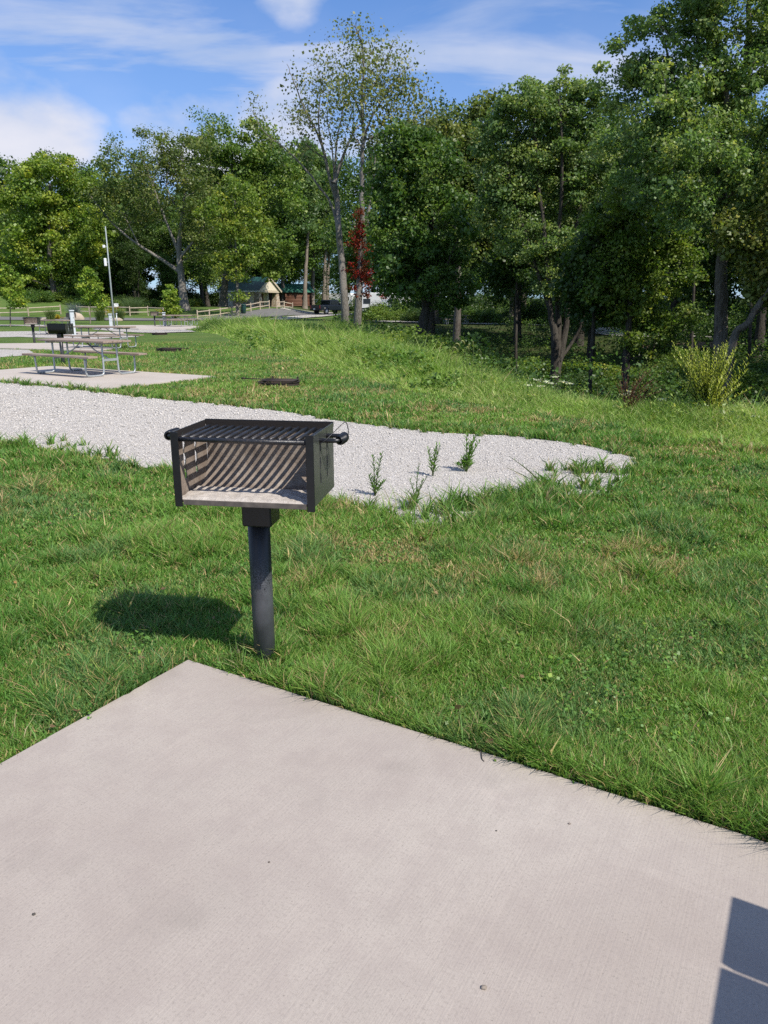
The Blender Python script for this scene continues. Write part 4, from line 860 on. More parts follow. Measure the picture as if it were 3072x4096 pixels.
for i, (px, py) in enumerate(((1158, 820), (1178, 824), (1190, 828), (1200, 814), (1215, 824), (1140, 832), (1168, 834), (1230, 828), (1350, 852), (1362, 846), (1430, 862))):
    O = at(px, py + 38); O[2] = tz(O[0], O[1]); top = pl(px, py, O[1]) - O; root = thing('white_flower', 'white flat topped wildflower at the rim of the ravine meadow', 'flower', O, 0, 'white wildflowers')
    v, f = tube(smooth_path([(0, 0, 0), (top[0] * .3, 0, top[2] * .5), tuple(top)], 8), .004, 5); me = np_mesh('stem', v, f, np.tile((.08, .12, .03), (len(v), 1)), True); me.materials.append(M['leaf']); link('stem', me, root)
    rf = np.random.default_rng(600 + i); C = np.array([top + np.array([rf.normal(0, .030), rf.normal(0, .030), rf.normal(0, .004)]) for _ in range(22)]); v, f, c = leaf_quads(C, 4, .008, .022, [(.66, .66, .56), (.72, .72, .62)], 610 + i, up=2); me = np_mesh('bloom', v, f, c); me.materials.append(M['leaf']); link('bloom', me, root)
# ornamental grasses by the road
def plume(px, py, Y, hpx, label, col, n=420, spread=.55):
    O = pl(px, py, Y); O[2] = tz(O[0], Y); h = hpx / PF * Y; r = np.random.default_rng(int(px)); x = r.normal(0, .12, n) * h; y = r.normal(0, .12, n) * h
    V, F, C = blades(x, y, np.zeros(n), h * r.uniform(.6, 1.1, n), np.full(n, .03), np.array(col) * r.uniform(.7, 1.2, (n, 1)), spread, int(px)); me = np_mesh('ornamental_grass', V, F, C); me.materials.append(M['blade']); o = link('ornamental_grass', me); o.location = tuple(O); return tag(o, label, 'ornamental grass', 'ornamental grass clumps by the road')
plume(110, 694, 78, 26, 'ornamental grass clump by the fence end at the left', (.12, .17, .05)); plume(218, 694, 78, 30, 'biggest round ornamental grass clump by the road', (.10, .15, .045)); plume(259, 694, 79, 25, 'ornamental grass clump just right of the pole', (.10, .15, .045)); plume(163, 692, 82, 36, 'bluish feathery shrub grass above the boulder', (.16, .20, .20)); plume(288, 688, 90, 40, 'broad arching pale green grass behind the rail fence', (.13, .19, .08), 700, .8)
def flowers(px, py, Y, label, s):
    O = pl(px, py, Y); O[2] = tz(O[0], Y); r = np.random.default_rng(int(px)); C = np.column_stack([r.normal(0, .5 * s, 40), r.normal(0, .3, 40), r.uniform(.1, .8, 40) * s]); V, F, c = leaf_quads(C, 12, .12, .12, [(.10, .14, .02), (.45, .33, .02), (.55, .42, .03)], int(px)); me = np_mesh('flower_bed', V, F, c); me.materials.append(M['leaf']); o = link('flower_patch', me); o.location = tuple(O); tag(o, label, 'flowers', kind='stuff')
flowers(245, 690, 88, 'yellow flowers behind the pole foot', 1.2); flowers(352, 688, 88, 'yellow flowers behind the far grill', .9); flowers(125, 694, 82, 'low yellow flowers at the fence end', .6)

# ================================================================== BUILT THINGS
# ---- pedestal grill (modelled once, in detail)
def grill_materials():
    m, N, L, B = nodes('ashy_steel')      # inside: soot, rust and ash caked on steel
    n = noise_node(N, L, 16, 6, .7); n2 = noise_node(N, L, 5, 4); n3 = noise_node(N, L, 120, 3, .8)
    c = ramp_node(N, L, n.outputs[0], [(.28, (.14, .11, .09)), (.5, (.235, .19, .155)), (.72, (.33, .285, .24))]).outputs[0]
    c = mixc(N, L, ramp_node(N, L, n2.outputs[0], [(.55, (0, 0, 0)), (.75, (.7, .7, .7))]).outputs[0], c, (.12, .085, .065))
    c = mixc(N, L, ramp_node(N, L, n3.outputs[0], [(.3, (.5, .5, .5)), (.48, (0, 0, 0))]).outputs[0], c, (.07, .06, .05))
    tc = N.new('ShaderNodeTexCoord'); sp = N.new('ShaderNodeSeparateXYZ'); L.new(tc.outputs['Object'], sp.inputs[0]); mr = N.new('ShaderNodeMapRange'); L.new(sp.outputs[2], mr.inputs[0])
    mr.inputs[1].default_value = .985; mr.inputs[2].default_value = 1.02; c = mixc(N, L, mr.outputs[0], c, (.022, .019, .018))      # painted steel above the grate, out of the fire's reach
    L.new(c, B.inputs['Base Color']); B.inputs['Roughness'].default_value = .9; B.inputs['Specular IOR Level'].default_value = .15; bump(N, L, B, n3.outputs[0], .6, .003); M['ash'] = m
    m, N, L, B = nodes('pale_ash'); n = noise_node(N, L, 30, 6, .75); n3 = noise_node(N, L, 160, 3, .8)
    c = ramp_node(N, L, n.outputs[0], [(.3, (.33, .29, .25)), (.6, (.52, .47, .42))]).outputs[0]; c = mixc(N, L, ramp_node(N, L, n3.outputs[0], [(.28, (.8, .8, .8)), (.42, (0, 0, 0))]).outputs[0], c, (.10, .08, .065))
    L.new(c, B.inputs['Base Color']); B.inputs['Roughness'].default_value = .95; bump(N, L, B, n3.outputs[0], .8, .006); M['paleash'] = m
    m, N, L, B = nodes('dusty_black_pipe')     # black paint, weathered chalky towards the foot
    tc = N.new('ShaderNodeTexCoord'); sp = N.new('ShaderNodeSeparateXYZ'); L.new(tc.outputs['Object'], sp.inputs[0]); n = noise_node(N, L, 170, 3, .75); n2 = noise_node(N, L, 9, 4)
    mr = N.new('ShaderNodeMapRange'); L.new(sp.outputs[2], mr.inputs[0]); mr.inputs[1].default_value = .62; mr.inputs[2].default_value = .02; mr.inputs[3].default_value = 0; mr.inputs[4].default_value = 1.0
    ad = N.new('ShaderNodeMath'); ad.operation = 'MULTIPLY_ADD'; L.new(n.outputs[0], ad.inputs[0]); ad.inputs[1].default_value = 1.1; L.new(mr.outputs[0], ad.inputs[2])
    f = ramp_node(N, L, ad.outputs[0], [(.85, (0, 0, 0)), (1.15, (.8, .8, .8))]); e = ramp_node(N, L, n2.outputs[0], [(.3, (.5, .5, .5)), (.6, (1, 1, 1))])
    c = mixc(N, L, mixc(N, L, 1., f.outputs[0], e.outputs[0], 'MULTIPLY'), (.0075, .008, .009), (.085, .09, .10)); L.new(c, B.inputs['Base Color']); B.inputs['Roughness'].default_value = .42; bump(N, L, B, n.outputs[0], .15, .001); M['pipe'] = m
    m, N, L, B = nodes('sheen_black_steel')    # outer side: smooth enamel with chalky runs
    n = noise_node(N, L, 1, 5, .6, sc3=(90, 90, 3)); n2 = noise_node(N, L, 60, 3)
    c = mixc(N, L, ramp_node(N, L, n.outputs[0], [(.6, (0, 0, 0)), (.75, (.5, .5, .5))]).outputs[0], (.040, .043, .038), (.16, .16, .15)); L.new(c, B.inputs['Base Color']); B.inputs['Roughness'].default_value = .34; B.inputs['Specular IOR Level'].default_value = .6; bump(N, L, B, n2.outputs[0], .05, .001); M['sheen'] = m
    m, N, L, B = nodes('grate_steel'); n = noise_node(N, L, 90, 4, .8); n2 = noise_node(N, L, 7, 3)
    g = mixc(N, L, 1., ramp_node(N, L, n.outputs[0], [(.5, (0, 0, 0)), (.62, (.8, .8, .8))]).outputs[0], ramp_node(N, L, n2.outputs[0], [(.4, (0, 0, 0)), (.6, (1, 1, 1))]).outputs[0], 'MULTIPLY')
    c = mixc(N, L, g, (.014, .015, .018), (.06, .045, .035)); L.new(c, B.inputs['Base Color']); B.inputs['Roughness'].default_value = .33; bump(N, L, B, n.outputs[0], .5, .003); M['grate'] = m
grill_materials()
BW, BD, BH, BZ = .541, .327, .263, .779
def make_grill(label, loc, rz):
    root = thing('park_grill', label, 'grill', loc, rz, 'pedestal grills'); by = -.095     # box centre sits a little in front of the post
    x0, x1, y0, y1, z0, z1 = -BW / 2, BW / 2, by - BD / 2, by + BD / 2, BZ, BZ + BH; th = .005
    part('post', MB().tube([(0, 0, -.1), (0, 0, .3), (0, 0, .69)], .0465, 28), M['pipe'], root)
    cb = MB().box((.022, -.030, .7055), (.124, .125, .145)); part('collar', cb, M['black'], root, .006)
    # bottom and back: one sheet bent in a curve
    prof = [(y0, z0)] + [(y1 - .12 + .12 * math.sin(t), z0 + .12 - .12 * math.cos(t)) for t in np.linspace(0, math.pi / 2, 9)] + [(y1, z1)]
    mb = MB(); n = len(prof)
    P = np.array(prof); T = np.gradient(P, axis=0); T /= np.linalg.norm(T, axis=1)[:, None]; Q = P + np.stack([T[:, 1], -T[:, 0]], -1) * th
    for A, mi in ((P, 1), (Q, 0)):
        V = [(x, a, b) for a, b in A for x in (x0 + .001, x1 - .001)]; F = [(2 * k, 2 * k + 1, 2 * k + 3, 2 * k + 2) for k in range(n - 1)]; mb.add(V, F, mi, True)
    e0 = [(x, *A[k]) for k in (0, -1) for A in (P, Q) for x in (x0 + .001, x1 - .001)]; mb.add(e0, [(0, 1, 3, 2), (4, 6, 7, 5)], 0)
    part('firebox', mb, [M['black'], M['ash']], root)
    # ash bed lying on the bottom
    r = np.random.default_rng(31); nx, ny = 60, 26; X, Yy = np.meshgrid(np.linspace(x0 + .008, x1 - .008, nx), np.linspace(y0 + .004, y1 - .10, ny)); Yy += (fbm(X * 22, Yy * 0 + 3, 12) - .5) * .05 * sstep(.4, .72, (Yy - y0) / BD)
    f = (Yy - y0) / BD; Z = z0 + .002 + (.010 * fbm(X * 30, Yy * 30, 3) + .008 * fbm(X * 90, Yy * 90, 5)) * sstep(0, .06, f) * (1 - sstep(.55, .70, f)) + .0005; V = np.stack([X, Yy, Z], -1).reshape(-1, 3); i = np.arange(ny - 1)[:, None] * nx + np.arange(nx - 1); F = np.stack([i, i + 1, i + nx + 1, i + nx], -1).reshape(-1, 4)
    me = np_mesh('ash_bed', V, F, None, True); me.materials.append(M['paleash']); fb = [c for c in root.children if c.name.startswith('firebox')][0]; link('ash_bed', me, fb)
    part('front_lip', MB().box((0, y0 - .002, z0 - .005), (BW - .056, .006, .020)), simple('scorched_lip', (.06, .052, .045), (.12, .10, .085), 30, .7), root, .001)
    # side plates with two notched slots each
    c = .003; ny, nz = int(BD / c), int(BH / c); yy = y0 + (np.arange(ny) + .5) * BD / ny; zz = z0 + (np.arange(nz) + .5) * BH / nz; YY, ZZ = np.meshgrid(yy, zz, indexing='ij'); cut = np.zeros(YY.shape, bool); top = z1 - .012
    for s0, ph in ((y0 + .095, 0), (y0 + .205, .022)):
        bot = z0 + .085 + ph * .2; cut |= (abs(YY - s0) < .0045) & (ZZ < top) & (ZZ > bot)
        for k in range(3):
            zc = top - .045 - .062 * k - ph * .5; w = .015 * np.sqrt(np.clip(1 - ((ZZ - zc) / .024) ** 2, 0, 1)); cut |= (YY > s0 - .003) & (YY - s0 < w + .003) & (abs(ZZ - zc) < .024) & (ZZ > bot - .02)
    for sx, nm in ((x0, 'side_plate'), (x1, 'side_plate')):
        s = -1 if sx < 0 else 1; me = bpy.data.meshes.new(nm); bm = bmesh.new(); vg = {}
        def gv(i, j, w):
            if (i, j, w) not in vg: vg[i, j, w] = bm.verts.new((sx + s * w * .004, y0 + i * BD / ny, z0 - .004 + j * (BH + .004) / nz))
            return vg[i, j, w]
        for i in range(ny):
            for j in range(nz):
                if cut[i, j]: continue
                a = bm.faces.new([gv(i, j, 0), gv(i + 1, j, 0), gv(i + 1, j + 1, 0), gv(i, j + 1, 0)]); a.material_index = 1
                a = bm.faces.new([gv(i, j, 1), gv(i, j + 1, 1), gv(i + 1, j + 1, 1), gv(i + 1, j, 1)])
                for (di, dj, e) in ((-1, 0, ((i, j), (i, j + 1))), (1, 0, ((i + 1, j + 1), (i + 1, j))), (0, -1, ((i + 1, j), (i, j))), (0, 1, ((i, j + 1), (i + 1, j + 1)))):
                    u, v = i + di, j + dj
                    if u < 0 or v < 0 or u >= ny or v >= nz or cut[u, v]: bm.faces.new([gv(*e[0], 0), gv(*e[1], 0), gv(*e[1], 1), gv(*e[0], 1)])
        bmesh.ops.recalc_face_normals(bm, faces=bm.faces); bm.to_mesh(me); bm.free(); me.materials.append(M['sheen']); me.materials.append(M['ash']); link(nm, me, root)
        fl = MB().box((sx - s * .010, y0 - .0035, z0 + BH / 2 - .010), (.030, .006, BH + .026)); part('front_flange', fl, M['black'], root, .0015)
    part('back_rim', MB().box((0, y1 + .0078, z1 - .008), (BW + .008, .005, .022)), M['black'], root, .001)
    # cooking grate
    gz = z1 - .026; g = root; mb = MB()
    mb.tube([(x0 + .008, y0 + .006, gz), (0, y0 + .006, gz), (x1 - .008, y0 + .006, gz)], .0085, 10); mb.box((0, y1 - .028, gz - .004), (BW - .02, .006, .02))
    for sx in (x0 + .012, x1 - .012): mb.box((sx, by, gz - .003), (.006, BD - .03, .016))
    gr = part('grate_frame', mb, M['grate'], g)
    nb = 15
    for k in range(nb):
        x = x0 + .030 + (BW - .060) * k / (nb - 1); part('grate_bar', MB().tube([(x, y0 + .010, gz + .004), (x, by, gz + .004), (x, y1 - .028, gz + .004)], .0078, 10), M['grate'], gr)
    for s in (-1, 1):
        xs = s * (BW / 2 - .02); ya, yb = y0 + .095, y0 + .205; e = s * (BW / 2 + (.080 if s > 0 else .066)); hz = gz - .006
        pts = [(xs, ya, hz), (e - s * .035, ya, hz), (e - s * .012, ya + .004, hz), (e, ya + .02, hz), (e + s * .004, (ya + yb) / 2, hz), (e, yb - .02, hz), (e - s * .012, yb - .004, hz), (e - s * .035, yb, hz), (xs, yb, hz)]
        Q = smooth_path(pts, 60); h = part('handle', MB().tube(Q, .0085, 10), M['black'], root)
        Q2 = Q[19:42]; nT = 14; t = np.linspace(0, 1, nT * 14); cen = np.stack([np.interp(t * (len(Q2) - 1), range(len(Q2)), Q2[:, j]) for j in range(3)], -1); Tn = np.gradient(cen, axis=0); Tn /= np.linalg.norm(Tn, axis=1)[:, None]
        up = np.array([0, 0, 1.]); side = np.cross(Tn, up); ang = t * nT * 6.283; coil = cen + .0145 * (np.cos(ang)[:, None] * side + np.sin(ang)[:, None] * up); part('coil_grip', MB().tube(coil, .0042, 7), M['black'], h)
        if s > 0:
            wq = smooth_path([(x1 + .006, ya - .02, hz - .01), (x1 + .03, ya - .01, hz + .004), (x1 + .075, ya + .04, hz + .05), (x1 + .092, ya + .06, hz + .062), (x1 + .100, ya + .065, hz + .04), (x1 + .102, ya + .06, hz + .014)], 26); part('wire', MB().tube(wq, .0018, 6), M['black'], h)
    for c_ in root.children_recursive:       # the box sits a little to one side of its post
        if not c_.name.startswith(('post', 'collar')): c_.data.transform(Matrix.Translation((.036, 0, 0)))
    return root
G0 = make_grill('large black pedestal grill at the corner of the near concrete slab', (-.524, 2.968, 0), R(-8.9))
q = at(75, 742); dup(G0, (q[0], q[1], 0), R(8), None, 'black grill on the far concrete pad, left of the picnic tables')
q = at(137, 786); dup(G0, (q[0], q[1], 0), R(168), None, 'black grill standing behind the nearest silver framed picnic table')
q = at(335, 705.5); dup(G0, (q[0], q[1], 0.03), R(10), None, 'farthest black grill, in front of the rail fence')
q = at(153, 714); dup(G0, (q[0], q[1], 0), R(80), None, 'dark grill seen end on behind the grey meter post')

# ---- picnic tables
def make_table(label, loc, rz, L=2.28, seatL=None, over=0.0):
    """L top length; over = how far the top runs past the seats at the -x end"""
    root = thing('picnic_table', label, 'picnic table', loc, rz, 'picnic tables'); seatL = seatL or L; pw, pt = .238, .040
    for k in (-1, 0, 1): part('top_plank', MB().box((0, k * (pw + .012), .75 - pt / 2), (L, pw, pt)), M['plank'], root, .004)
    for k in (-1, 1): part('seat', MB().box((over / 2, k * .66, .45 - pt / 2), (seatL, pw, pt)), M['plank'], root, .004)
    rt = .021
    for sx in (-1, 1):
        x = sx * .85 + over / 2
        for sy in (-1, 1):
            P = [(x, sy * .19, .70), (x, sy * .19, .40), (x, sy * .195, .16), (x, sy * .21, .06), (x, sy * .25, .03), (x, sy * .32, .021), (x, sy * .5, .021), (x, sy * .60, .03), (x, sy * .635, .06), (x, sy * .65, .14), (x, sy * .66, .405)]
            part('leg', MB().tube(smooth_path(P, 44), rt, 10), M['galv'], root)
        part('cross_bar', MB().box((x, 0, .34), (.04, .36, .05)), M['galv'], root); part('top_bearer', MB().box((x, 0, .69), (.045, .70, .038)), M['galv'], root)
        part('brace', MB().tube([(x - sx * .03, 0, .345), (sx * .32 + over / 2, 0, .55), (sx * .10 + over / 2, 0, .69)], .014, 8), M['galv'], root)
        for sy in (-1, 1): part('seat_bracket', MB().box((x, sy * .66, .403), (.05, .2, .012)), M['galv'], root)
    return root
T0 = make_table('nearest silver framed wooden picnic table on the pale concrete pad', (-6.70, 16.90, .02), R(-31.5))
q = at(229, 766); dup(T0, at(228, 752) * [1, 1, 0] + [0, 0, .02], R(-20), None, 'dark picnic table second from the front, behind the near silver table')
dup(T0, at(118, 722) * [1, 1, 0] + [0, 0, .0], R(-24), None, 'picnic table third back, beside the dark grill and grey post')
dup(T0, at(380, 706.5) * [1, 1, 0] + [0, 0, .06], R(-16), None, 'far picnic table beside the grey post on the white pad, nearer of two')
dup(T0, at(396, 703.8) * [1, 1, 0] + [0, 0, .06], R(-12), None, 'far picnic table beside the grey post on the white pad, farther of two')
# the table at the photographer's side: only its shadow falls in the picture
dsh = np.array([-SUN_DIR.x, -SUN_DIR.y]) / SUN_DIR.z * .75
cA = np.array(at(1578, 1934.5)[:2]) - dsh; cen = cA + pu * 1.22 - pv * (.238 * 1.5 + .012)
make_table('picnic table beside the camera, its top planks shading the slab corner', (cen[0], cen[1], 0), PAD_A, 2.44, 1.45, .9)

# ---- fire rings
def fire_ring(px, py, rz, label):
    q = at(px, py, 0); root = thing('fire_ring', label, 'fire ring', (q[0], q[1], GZ), rz, 'fire rings'); mb = MB(); n = 40; ro, ri, h = .40, .385, .08
    V = [(r_ * math.cos(t), r_ * math.sin(t), z) for t in np.arange(n) / n * 2 * math.pi for (r_, z) in ((ro, -.05), (ro, h), (ro + .02, h), (ro + .02, h + .006), (ri, h + .006), (ri, -.05))]
    mb.add(V, [(6 * i + k, 6 * ((i + 1) % n) + k, 6 * ((i + 1) % n) + (k + 1) % 6, 6 * i + (k + 1) % 6) for i in range(n) for k in range(6)]); part('ring', mb, M['rust'], root)
    mb = MB(); [mb.tube([(-.30, y, h + .03), (0, y, h + .03), (.34, y, h + .03)], .007, 6) for y in np.linspace(-.24, .24, 11)]; mb.box((-.30, 0, h + .03), (.03, .52, .012)); mb.box((.34, 0, h + .03), (.03, .52, .012)); part('cooking_grate', mb, M['rust'], root)
    mb = MB().tube([(-.30, .1, h + .03), (-.5, .1, h + .035), (-.72, .1, h + .04)], .010, 8); mb.tube([(-.72, .1, h + .04), (-.80, .1, h + .045)], .018, 8); part('handle', mb, M['rust'], root)
    part('hinge_post', MB().box((.30, .30, h), (.03, .03, .14)), M['rust'], root); part('hinge_post', MB().box((-.22, .33, h), (.03, .03, .14)), M['rust'], root)
    return root
F0 = fire_ring(603, 830, R(-8), 'nearest rusty fire ring lying in the lawn beyond the gravel')
q = at(366, 757.5); dup(F0, (q[0], q[1], GZ), R(165), None, 'middle fire ring in the grass right of the picnic tables')
q = at(345, 722.5); dup(F0, (q[0], q[1], GZ), R(10), None, 'farthest small dark fire ring before the white gravel')

# ---- electric pedestals, pole
def pedestal(px, py, wpx, hpx, label, rz=.3):
    q = at(px, py); h = hpx / PF * q[1] * .985; w = .2; root = thing('utility_pedestal', label, 'pedestal', (q[0], q[1], GZ), rz, 'grey electric hook-up pedestals')
    part('casing', MB().box((0, 0, h / 2 - .02), (w, w * .8, h)), M['greybox'], root, .01); part('hood', MB().box((0, -.02, h - .01), (w + .04, w * .8 + .08, .06)), M['greybox'], root, .012)
    part('outlet_door', MB().box((0, -w * .4 - .008, h * .72), (w * .8, .014, h * .32)), M['greybox'], root, .004); part('latch', MB().box((.05, -w * .4 - .02, h * .72), (.02, .012, .05)), M['black'], root); return root
pedestal(160, 725, 12, 53, 'grey hook-up pedestal right behind the nearest grill and table', .5)
pedestal(241, 711, 8, 32, 'grey hook-up pedestal at the foot of the tall pole', .2); pedestal(356, 706, 7, 30, 'farthest grey hook-up pedestal beside the far picnic tables', .2)
q = at(248, 711); b = np.array([q[0], q[1], 0]); top = pl(227.5, 489, q[1]) - b
root = thing('metal_pole', 'tall thin grey metal pole with small white boxes', 'pole', b); part('pole', MB().tube([(0, 0, -.3), tuple(top * .5), tuple(top)], [.055, .048, .036], 12), simple('weathered_zinc', (.30, .34, .34), (.22, .25, .25), 8, .5), root)
for f, nm, s in ((.66, 'white_box', .34), (.81, 'camera', .2)):
    p = top * f; part(nm, MB().box((p[0] - .2, p[1] - .02, p[2]), (.15, .13, s * 1.4 if s > .3 else .18)), M['white'], root, .02); part('bracket', MB().box((p[0] - .06, p[1], p[2]), (.14, .05, .05)), M['galv'], root)
root = thing('cut_post', 'short thin pipe standing beside the pole foot', 'pipe', at(290 * 0 + 254.5, 712)); part('pipe', MB().tube([(0, 0, -.1), (0, 0, .5), (0, 0, .98)], .03, 8), M['galv'], root); part('cap', MB().tube([(-.05, 0, .96), (.0, 0, 1.0), (.06, 0, .98)], .035, 8), M['galv'], root)
# white sign-like bird board behind the pole
q = pl(254, 690, 90); root = thing('white_sign', 'small white board on a post behind the fence', 'sign', (q[0], q[1], tz(q[0], 90)), .2); part('post', MB().box((0, 0, .6), (.09, .09, 1.4)), M['railpost'], root); part('board', MB().box((0, -.06, 1.05), (.5, .05, .45)), M['white'], root, .01)
# boulder
def boulder(px, py, Y, s, label):
    q = pl(px, py, Y); bm = bmesh.new(); bmesh.ops.create_icosphere(bm, subdivisions=3, radius=1)
    for v in bm.verts:
        n = .8 + .4 * float(fbm(np.array([v.co.x * 1.3 + v.co.z + px]), np.array([v.co.y * 1.3 - v.co.z]), 5)[0]); v.co = v.co * n
        v.co.x *= s[0]; v.co.y *= s[1]; v.co.z *= s[2]
    me = bpy.data.meshes.new('boulder'); bm.to_mesh(me); bm.free(); me.polygons.foreach_set('use_smooth', [True] * len(me.polygons)); me.materials.append(simple('boulder_stone', (.45, .37, .28), (.33, .27, .21), 3, .9, 0, .5, bdist=.05)); o = link('boulder', me); o.location = (q[0], q[1], tz(q[0], Y) + s[2] * .3); tag(o, label, 'boulder', 'boulders by the road')
boulder(166, 693, 80, (.75, .6, .6), 'large tan boulder by the road left of the pole'); boulder(98, 694, 79, (.5, .4, .22), 'flat tan boulder at the fence end'); boulder(252, 696, 77, (.6, .4, .25), 'low pale boulder right of the pole foot'); boulder(600, 687, 86, (.6, .4, .25), 'pale rock in the meadow beside the road bend')

# ---- split-rail fences
def fence(pts, label, hp=1.08):
    P = [np.array([*pl(px, 690, Y)[:2], 0]) for px, Y in pts]
    for p in P: p[2] = tz(p[0], p[1])
    O = P[0].copy(); root = thing('rail_fence', label, 'fence', O, 0, 'split rail fences')
    r = random.Random(int(pts[0][0] + 1000))
    for p in P: q = p - O; part('fence_post', MB().box((q[0], q[1], q[2] + hp / 2 - .1), (.125, .125, hp + .2), 0, r.uniform(-.1, .4)), M['railpost'], root, .02)
    for a, b in zip(P[:-1], P[1:]):
        for h in (.42, .92):
            u, v = a - O + [0, 0, h + r.uniform(-.04, .04)], b - O + [0, 0, h + r.uniform(-.04, .04)]; part('fence_rail', MB().bar(u, v, .085, .105), M['rail'], root, .02)
    return root
fence([(-40, 86), (0, 87), (63, 88), (133, 91)], 'split rail fence at the far left below the grassy hill')
fence([(168, 90), (195, 89.5), (230, 89), (282, 88), (321, 88.5), (354, 87)], 'split rail fence behind the ornamental grasses and the far grill')
fence([(427, 80), (453, 83), (477, 86), (502, 89), (522, 92), (543, 95), (563, 98), (583, 101)], 'split rail fence climbing past the shelter along the road bend')
fence([(599, 101), (615, 104), (633, 104)], 'short split rail fence in front of the log cabins')
q = pl(527, 683, 91.5); root = thing('trash_can', 'dark green waste bin at the climbing rail fence', 'bin', (q[0], q[1], tz(q[0], 91.5))); gm = simple('green_plastic', (.012, .05, .045), (.015, .06, .055), 4, .4)
part('body', MB().tube([(0, 0, .1), (0, 0, .12), (0, 0, .95), (0, 0, 1.0)], [.24, .27, .31, .31], 16), gm, root); part('lid', MB().tube([(0, 0, 1.0), (0, 0, 1.06), (0, 0, 1.14)], [.34, .33, .12], 16), gm, root); part('lamp_head', MB().tube([(0, .3, 0), (0, .3, 1.55), (0, .3, 1.6)], .04, 8), M['black'], root)

# ---- the bath house
def bathhouse():
    Y = 113; q = pl(600, 664, Y); O = np.array([q[0] - 1.1, Y, tz(q[0], Y) - .2]); root = thing('shelter', 'cream park building with dark green roof and stone pillars', 'building', O, R(-21))
    Lh, Wd, eave, rise = 6.7, 6.0, 2.5, 1.8      # local: x along the ridge (front gable at +x), y across
    siding = simple('cream_siding', (.64, .56, .42), (.68, .60, .46), .8, .7); stonem, N, L, B = nodes('ledge_stone')
    tc = N.new('ShaderNodeTexCoord'); mp = N.new('ShaderNodeMapping'); mp.inputs['Scale'].default_value = (2.2, 2.2, 6); L.new(tc.outputs['Object'], mp.inputs[0]); vo = N.new('ShaderNodeTexVoronoi'); vo.inputs['Scale'].default_value = 1.4; L.new(mp.outputs[0], vo.inputs['Vector']); sc = N.new('ShaderNodeSeparateColor'); L.new(vo.outputs['Color'], sc.inputs[0])
    rc = ramp_node(N, L, sc.outputs[0], [(0, (.28, .20, .13)), (.5, (.40, .31, .22)), (1, (.52, .45, .36))]); L.new(mixc(N, L, ramp_node(N, L, vo.outputs['Distance'], [(.5, (0, 0, 0)), (.75, (.6, .6, .6))]).outputs[0], rc.outputs[0], (.16, .12, .09)), B.inputs['Base Color']); B.inputs['Roughness'].default_value = .9
    roofm = simple('green_metal_roof', (.010, .058, .045), (.016, .078, .060), 2, .45); trim = simple('tan_trim', (.46, .38, .27), (.52, .44, .33), 3, .6); dark = simple('red_brown_door', (.12, .06, .045), (.16, .085, .06), 3, .8)  # dark: red-brown of the broad door inside the porch
    xb = -Lh; xp = -1.9      # closed part runs from xb to xp; the porch from xp to 0
    part('wall', MB().box(((xb + xp) / 2, 0, eave / 2), (xp - xb, Wd, eave)), siding, root)
    part('gable', MB().prism([(-Wd / 2, eave + .04), (Wd / 2, eave + .04), (0, eave + rise)], 'x', -.14, .0), siding, root); part('gable', MB().prism([(-Wd / 2, eave + .002), (Wd / 2, eave + .002), (0, eave + rise - .05)], 'x', xb, xb + .12), siding, root)
    part('beam', MB().box((xp / 2, -Wd / 2 + .1, eave - .14), (-xp, .18, .3)), trim, root); part('beam', MB().box((xp / 2, Wd / 2 - .1, eave - .14), (-xp, .18, .3)), trim, root); part('beam', MB().box((-.08, 0, eave - .12), (.22, Wd - .42, .30)), trim, root)
    hl = math.hypot(Wd / 2 + .30, rise * (1 + .9 / Wd)); ang = math.atan2(rise, Wd / 2)
    for s in (-1, 1):
        w2 = (Wd / 2 + .30) / math.cos(ang); m = Matrix.Rotation(s * -ang, 3, 'X'); c = Vector((xb / 2, s * (Wd / 2 + .30) / 2, eave + rise - math.tan(ang) * (Wd / 2 + .30) / 2 + .10))
        rf = part('roof', MB().box(c, (Lh + .36, w2, .09), 0, m), roofm, root); part('fascia', MB().box((.21, c.y, c.z - .07), (.06, w2, .26), 0, m), trim, rf)
        part('eave_board', MB().box((xb / 2, s * (Wd / 2 + .31), c.z * 2 - (eave + rise + .10) - .06), (Lh + .4, .06, .2)), M['white'], rf)
    st = lambda x, y: part('stone_pillar', MB().add([(x + dx * k, y + dy * k, z) for z, k in ((0, .52), (eave - .28, .34)) for dx, dy in ((-1, -1), (1, -1), (1, 1), (-1, 1))], [(0, 3, 2, 1), (4, 5, 6, 7), (0, 1, 5, 4), (1, 2, 6, 5), (2, 3, 7, 6), (3, 0, 4, 7)]), stonem, root)
    st(-.45, -Wd / 2 + .30); st(-.45, Wd / 2 - .45)
    part('stone_base', MB().box((xp - 1.25, -Wd / 2 - .05, .5), (2.5, .16, 1.0)), stonem, root)
    part('overhead_door', MB().box((xb + 1.5, -Wd / 2 - .03, 1.05), (2.3, .06, 2.1)), simple('pale_door', (.60, .56, .46), (.64, .60, .50), 2, .6), root)
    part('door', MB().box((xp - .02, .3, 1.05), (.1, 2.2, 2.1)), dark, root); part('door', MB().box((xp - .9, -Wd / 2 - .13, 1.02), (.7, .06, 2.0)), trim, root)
    part('porch_floor', MB().box((xp / 2, 0, .06), (-xp + .3, Wd, .14)), CONC2, root)
    for k in range(6): part('batten', MB().box((xb + 2.85 + k * .36, -Wd / 2 - .015, eave / 2 + .45), (.05, .03, eave - 1.0)), siding, root)
bathhouse()
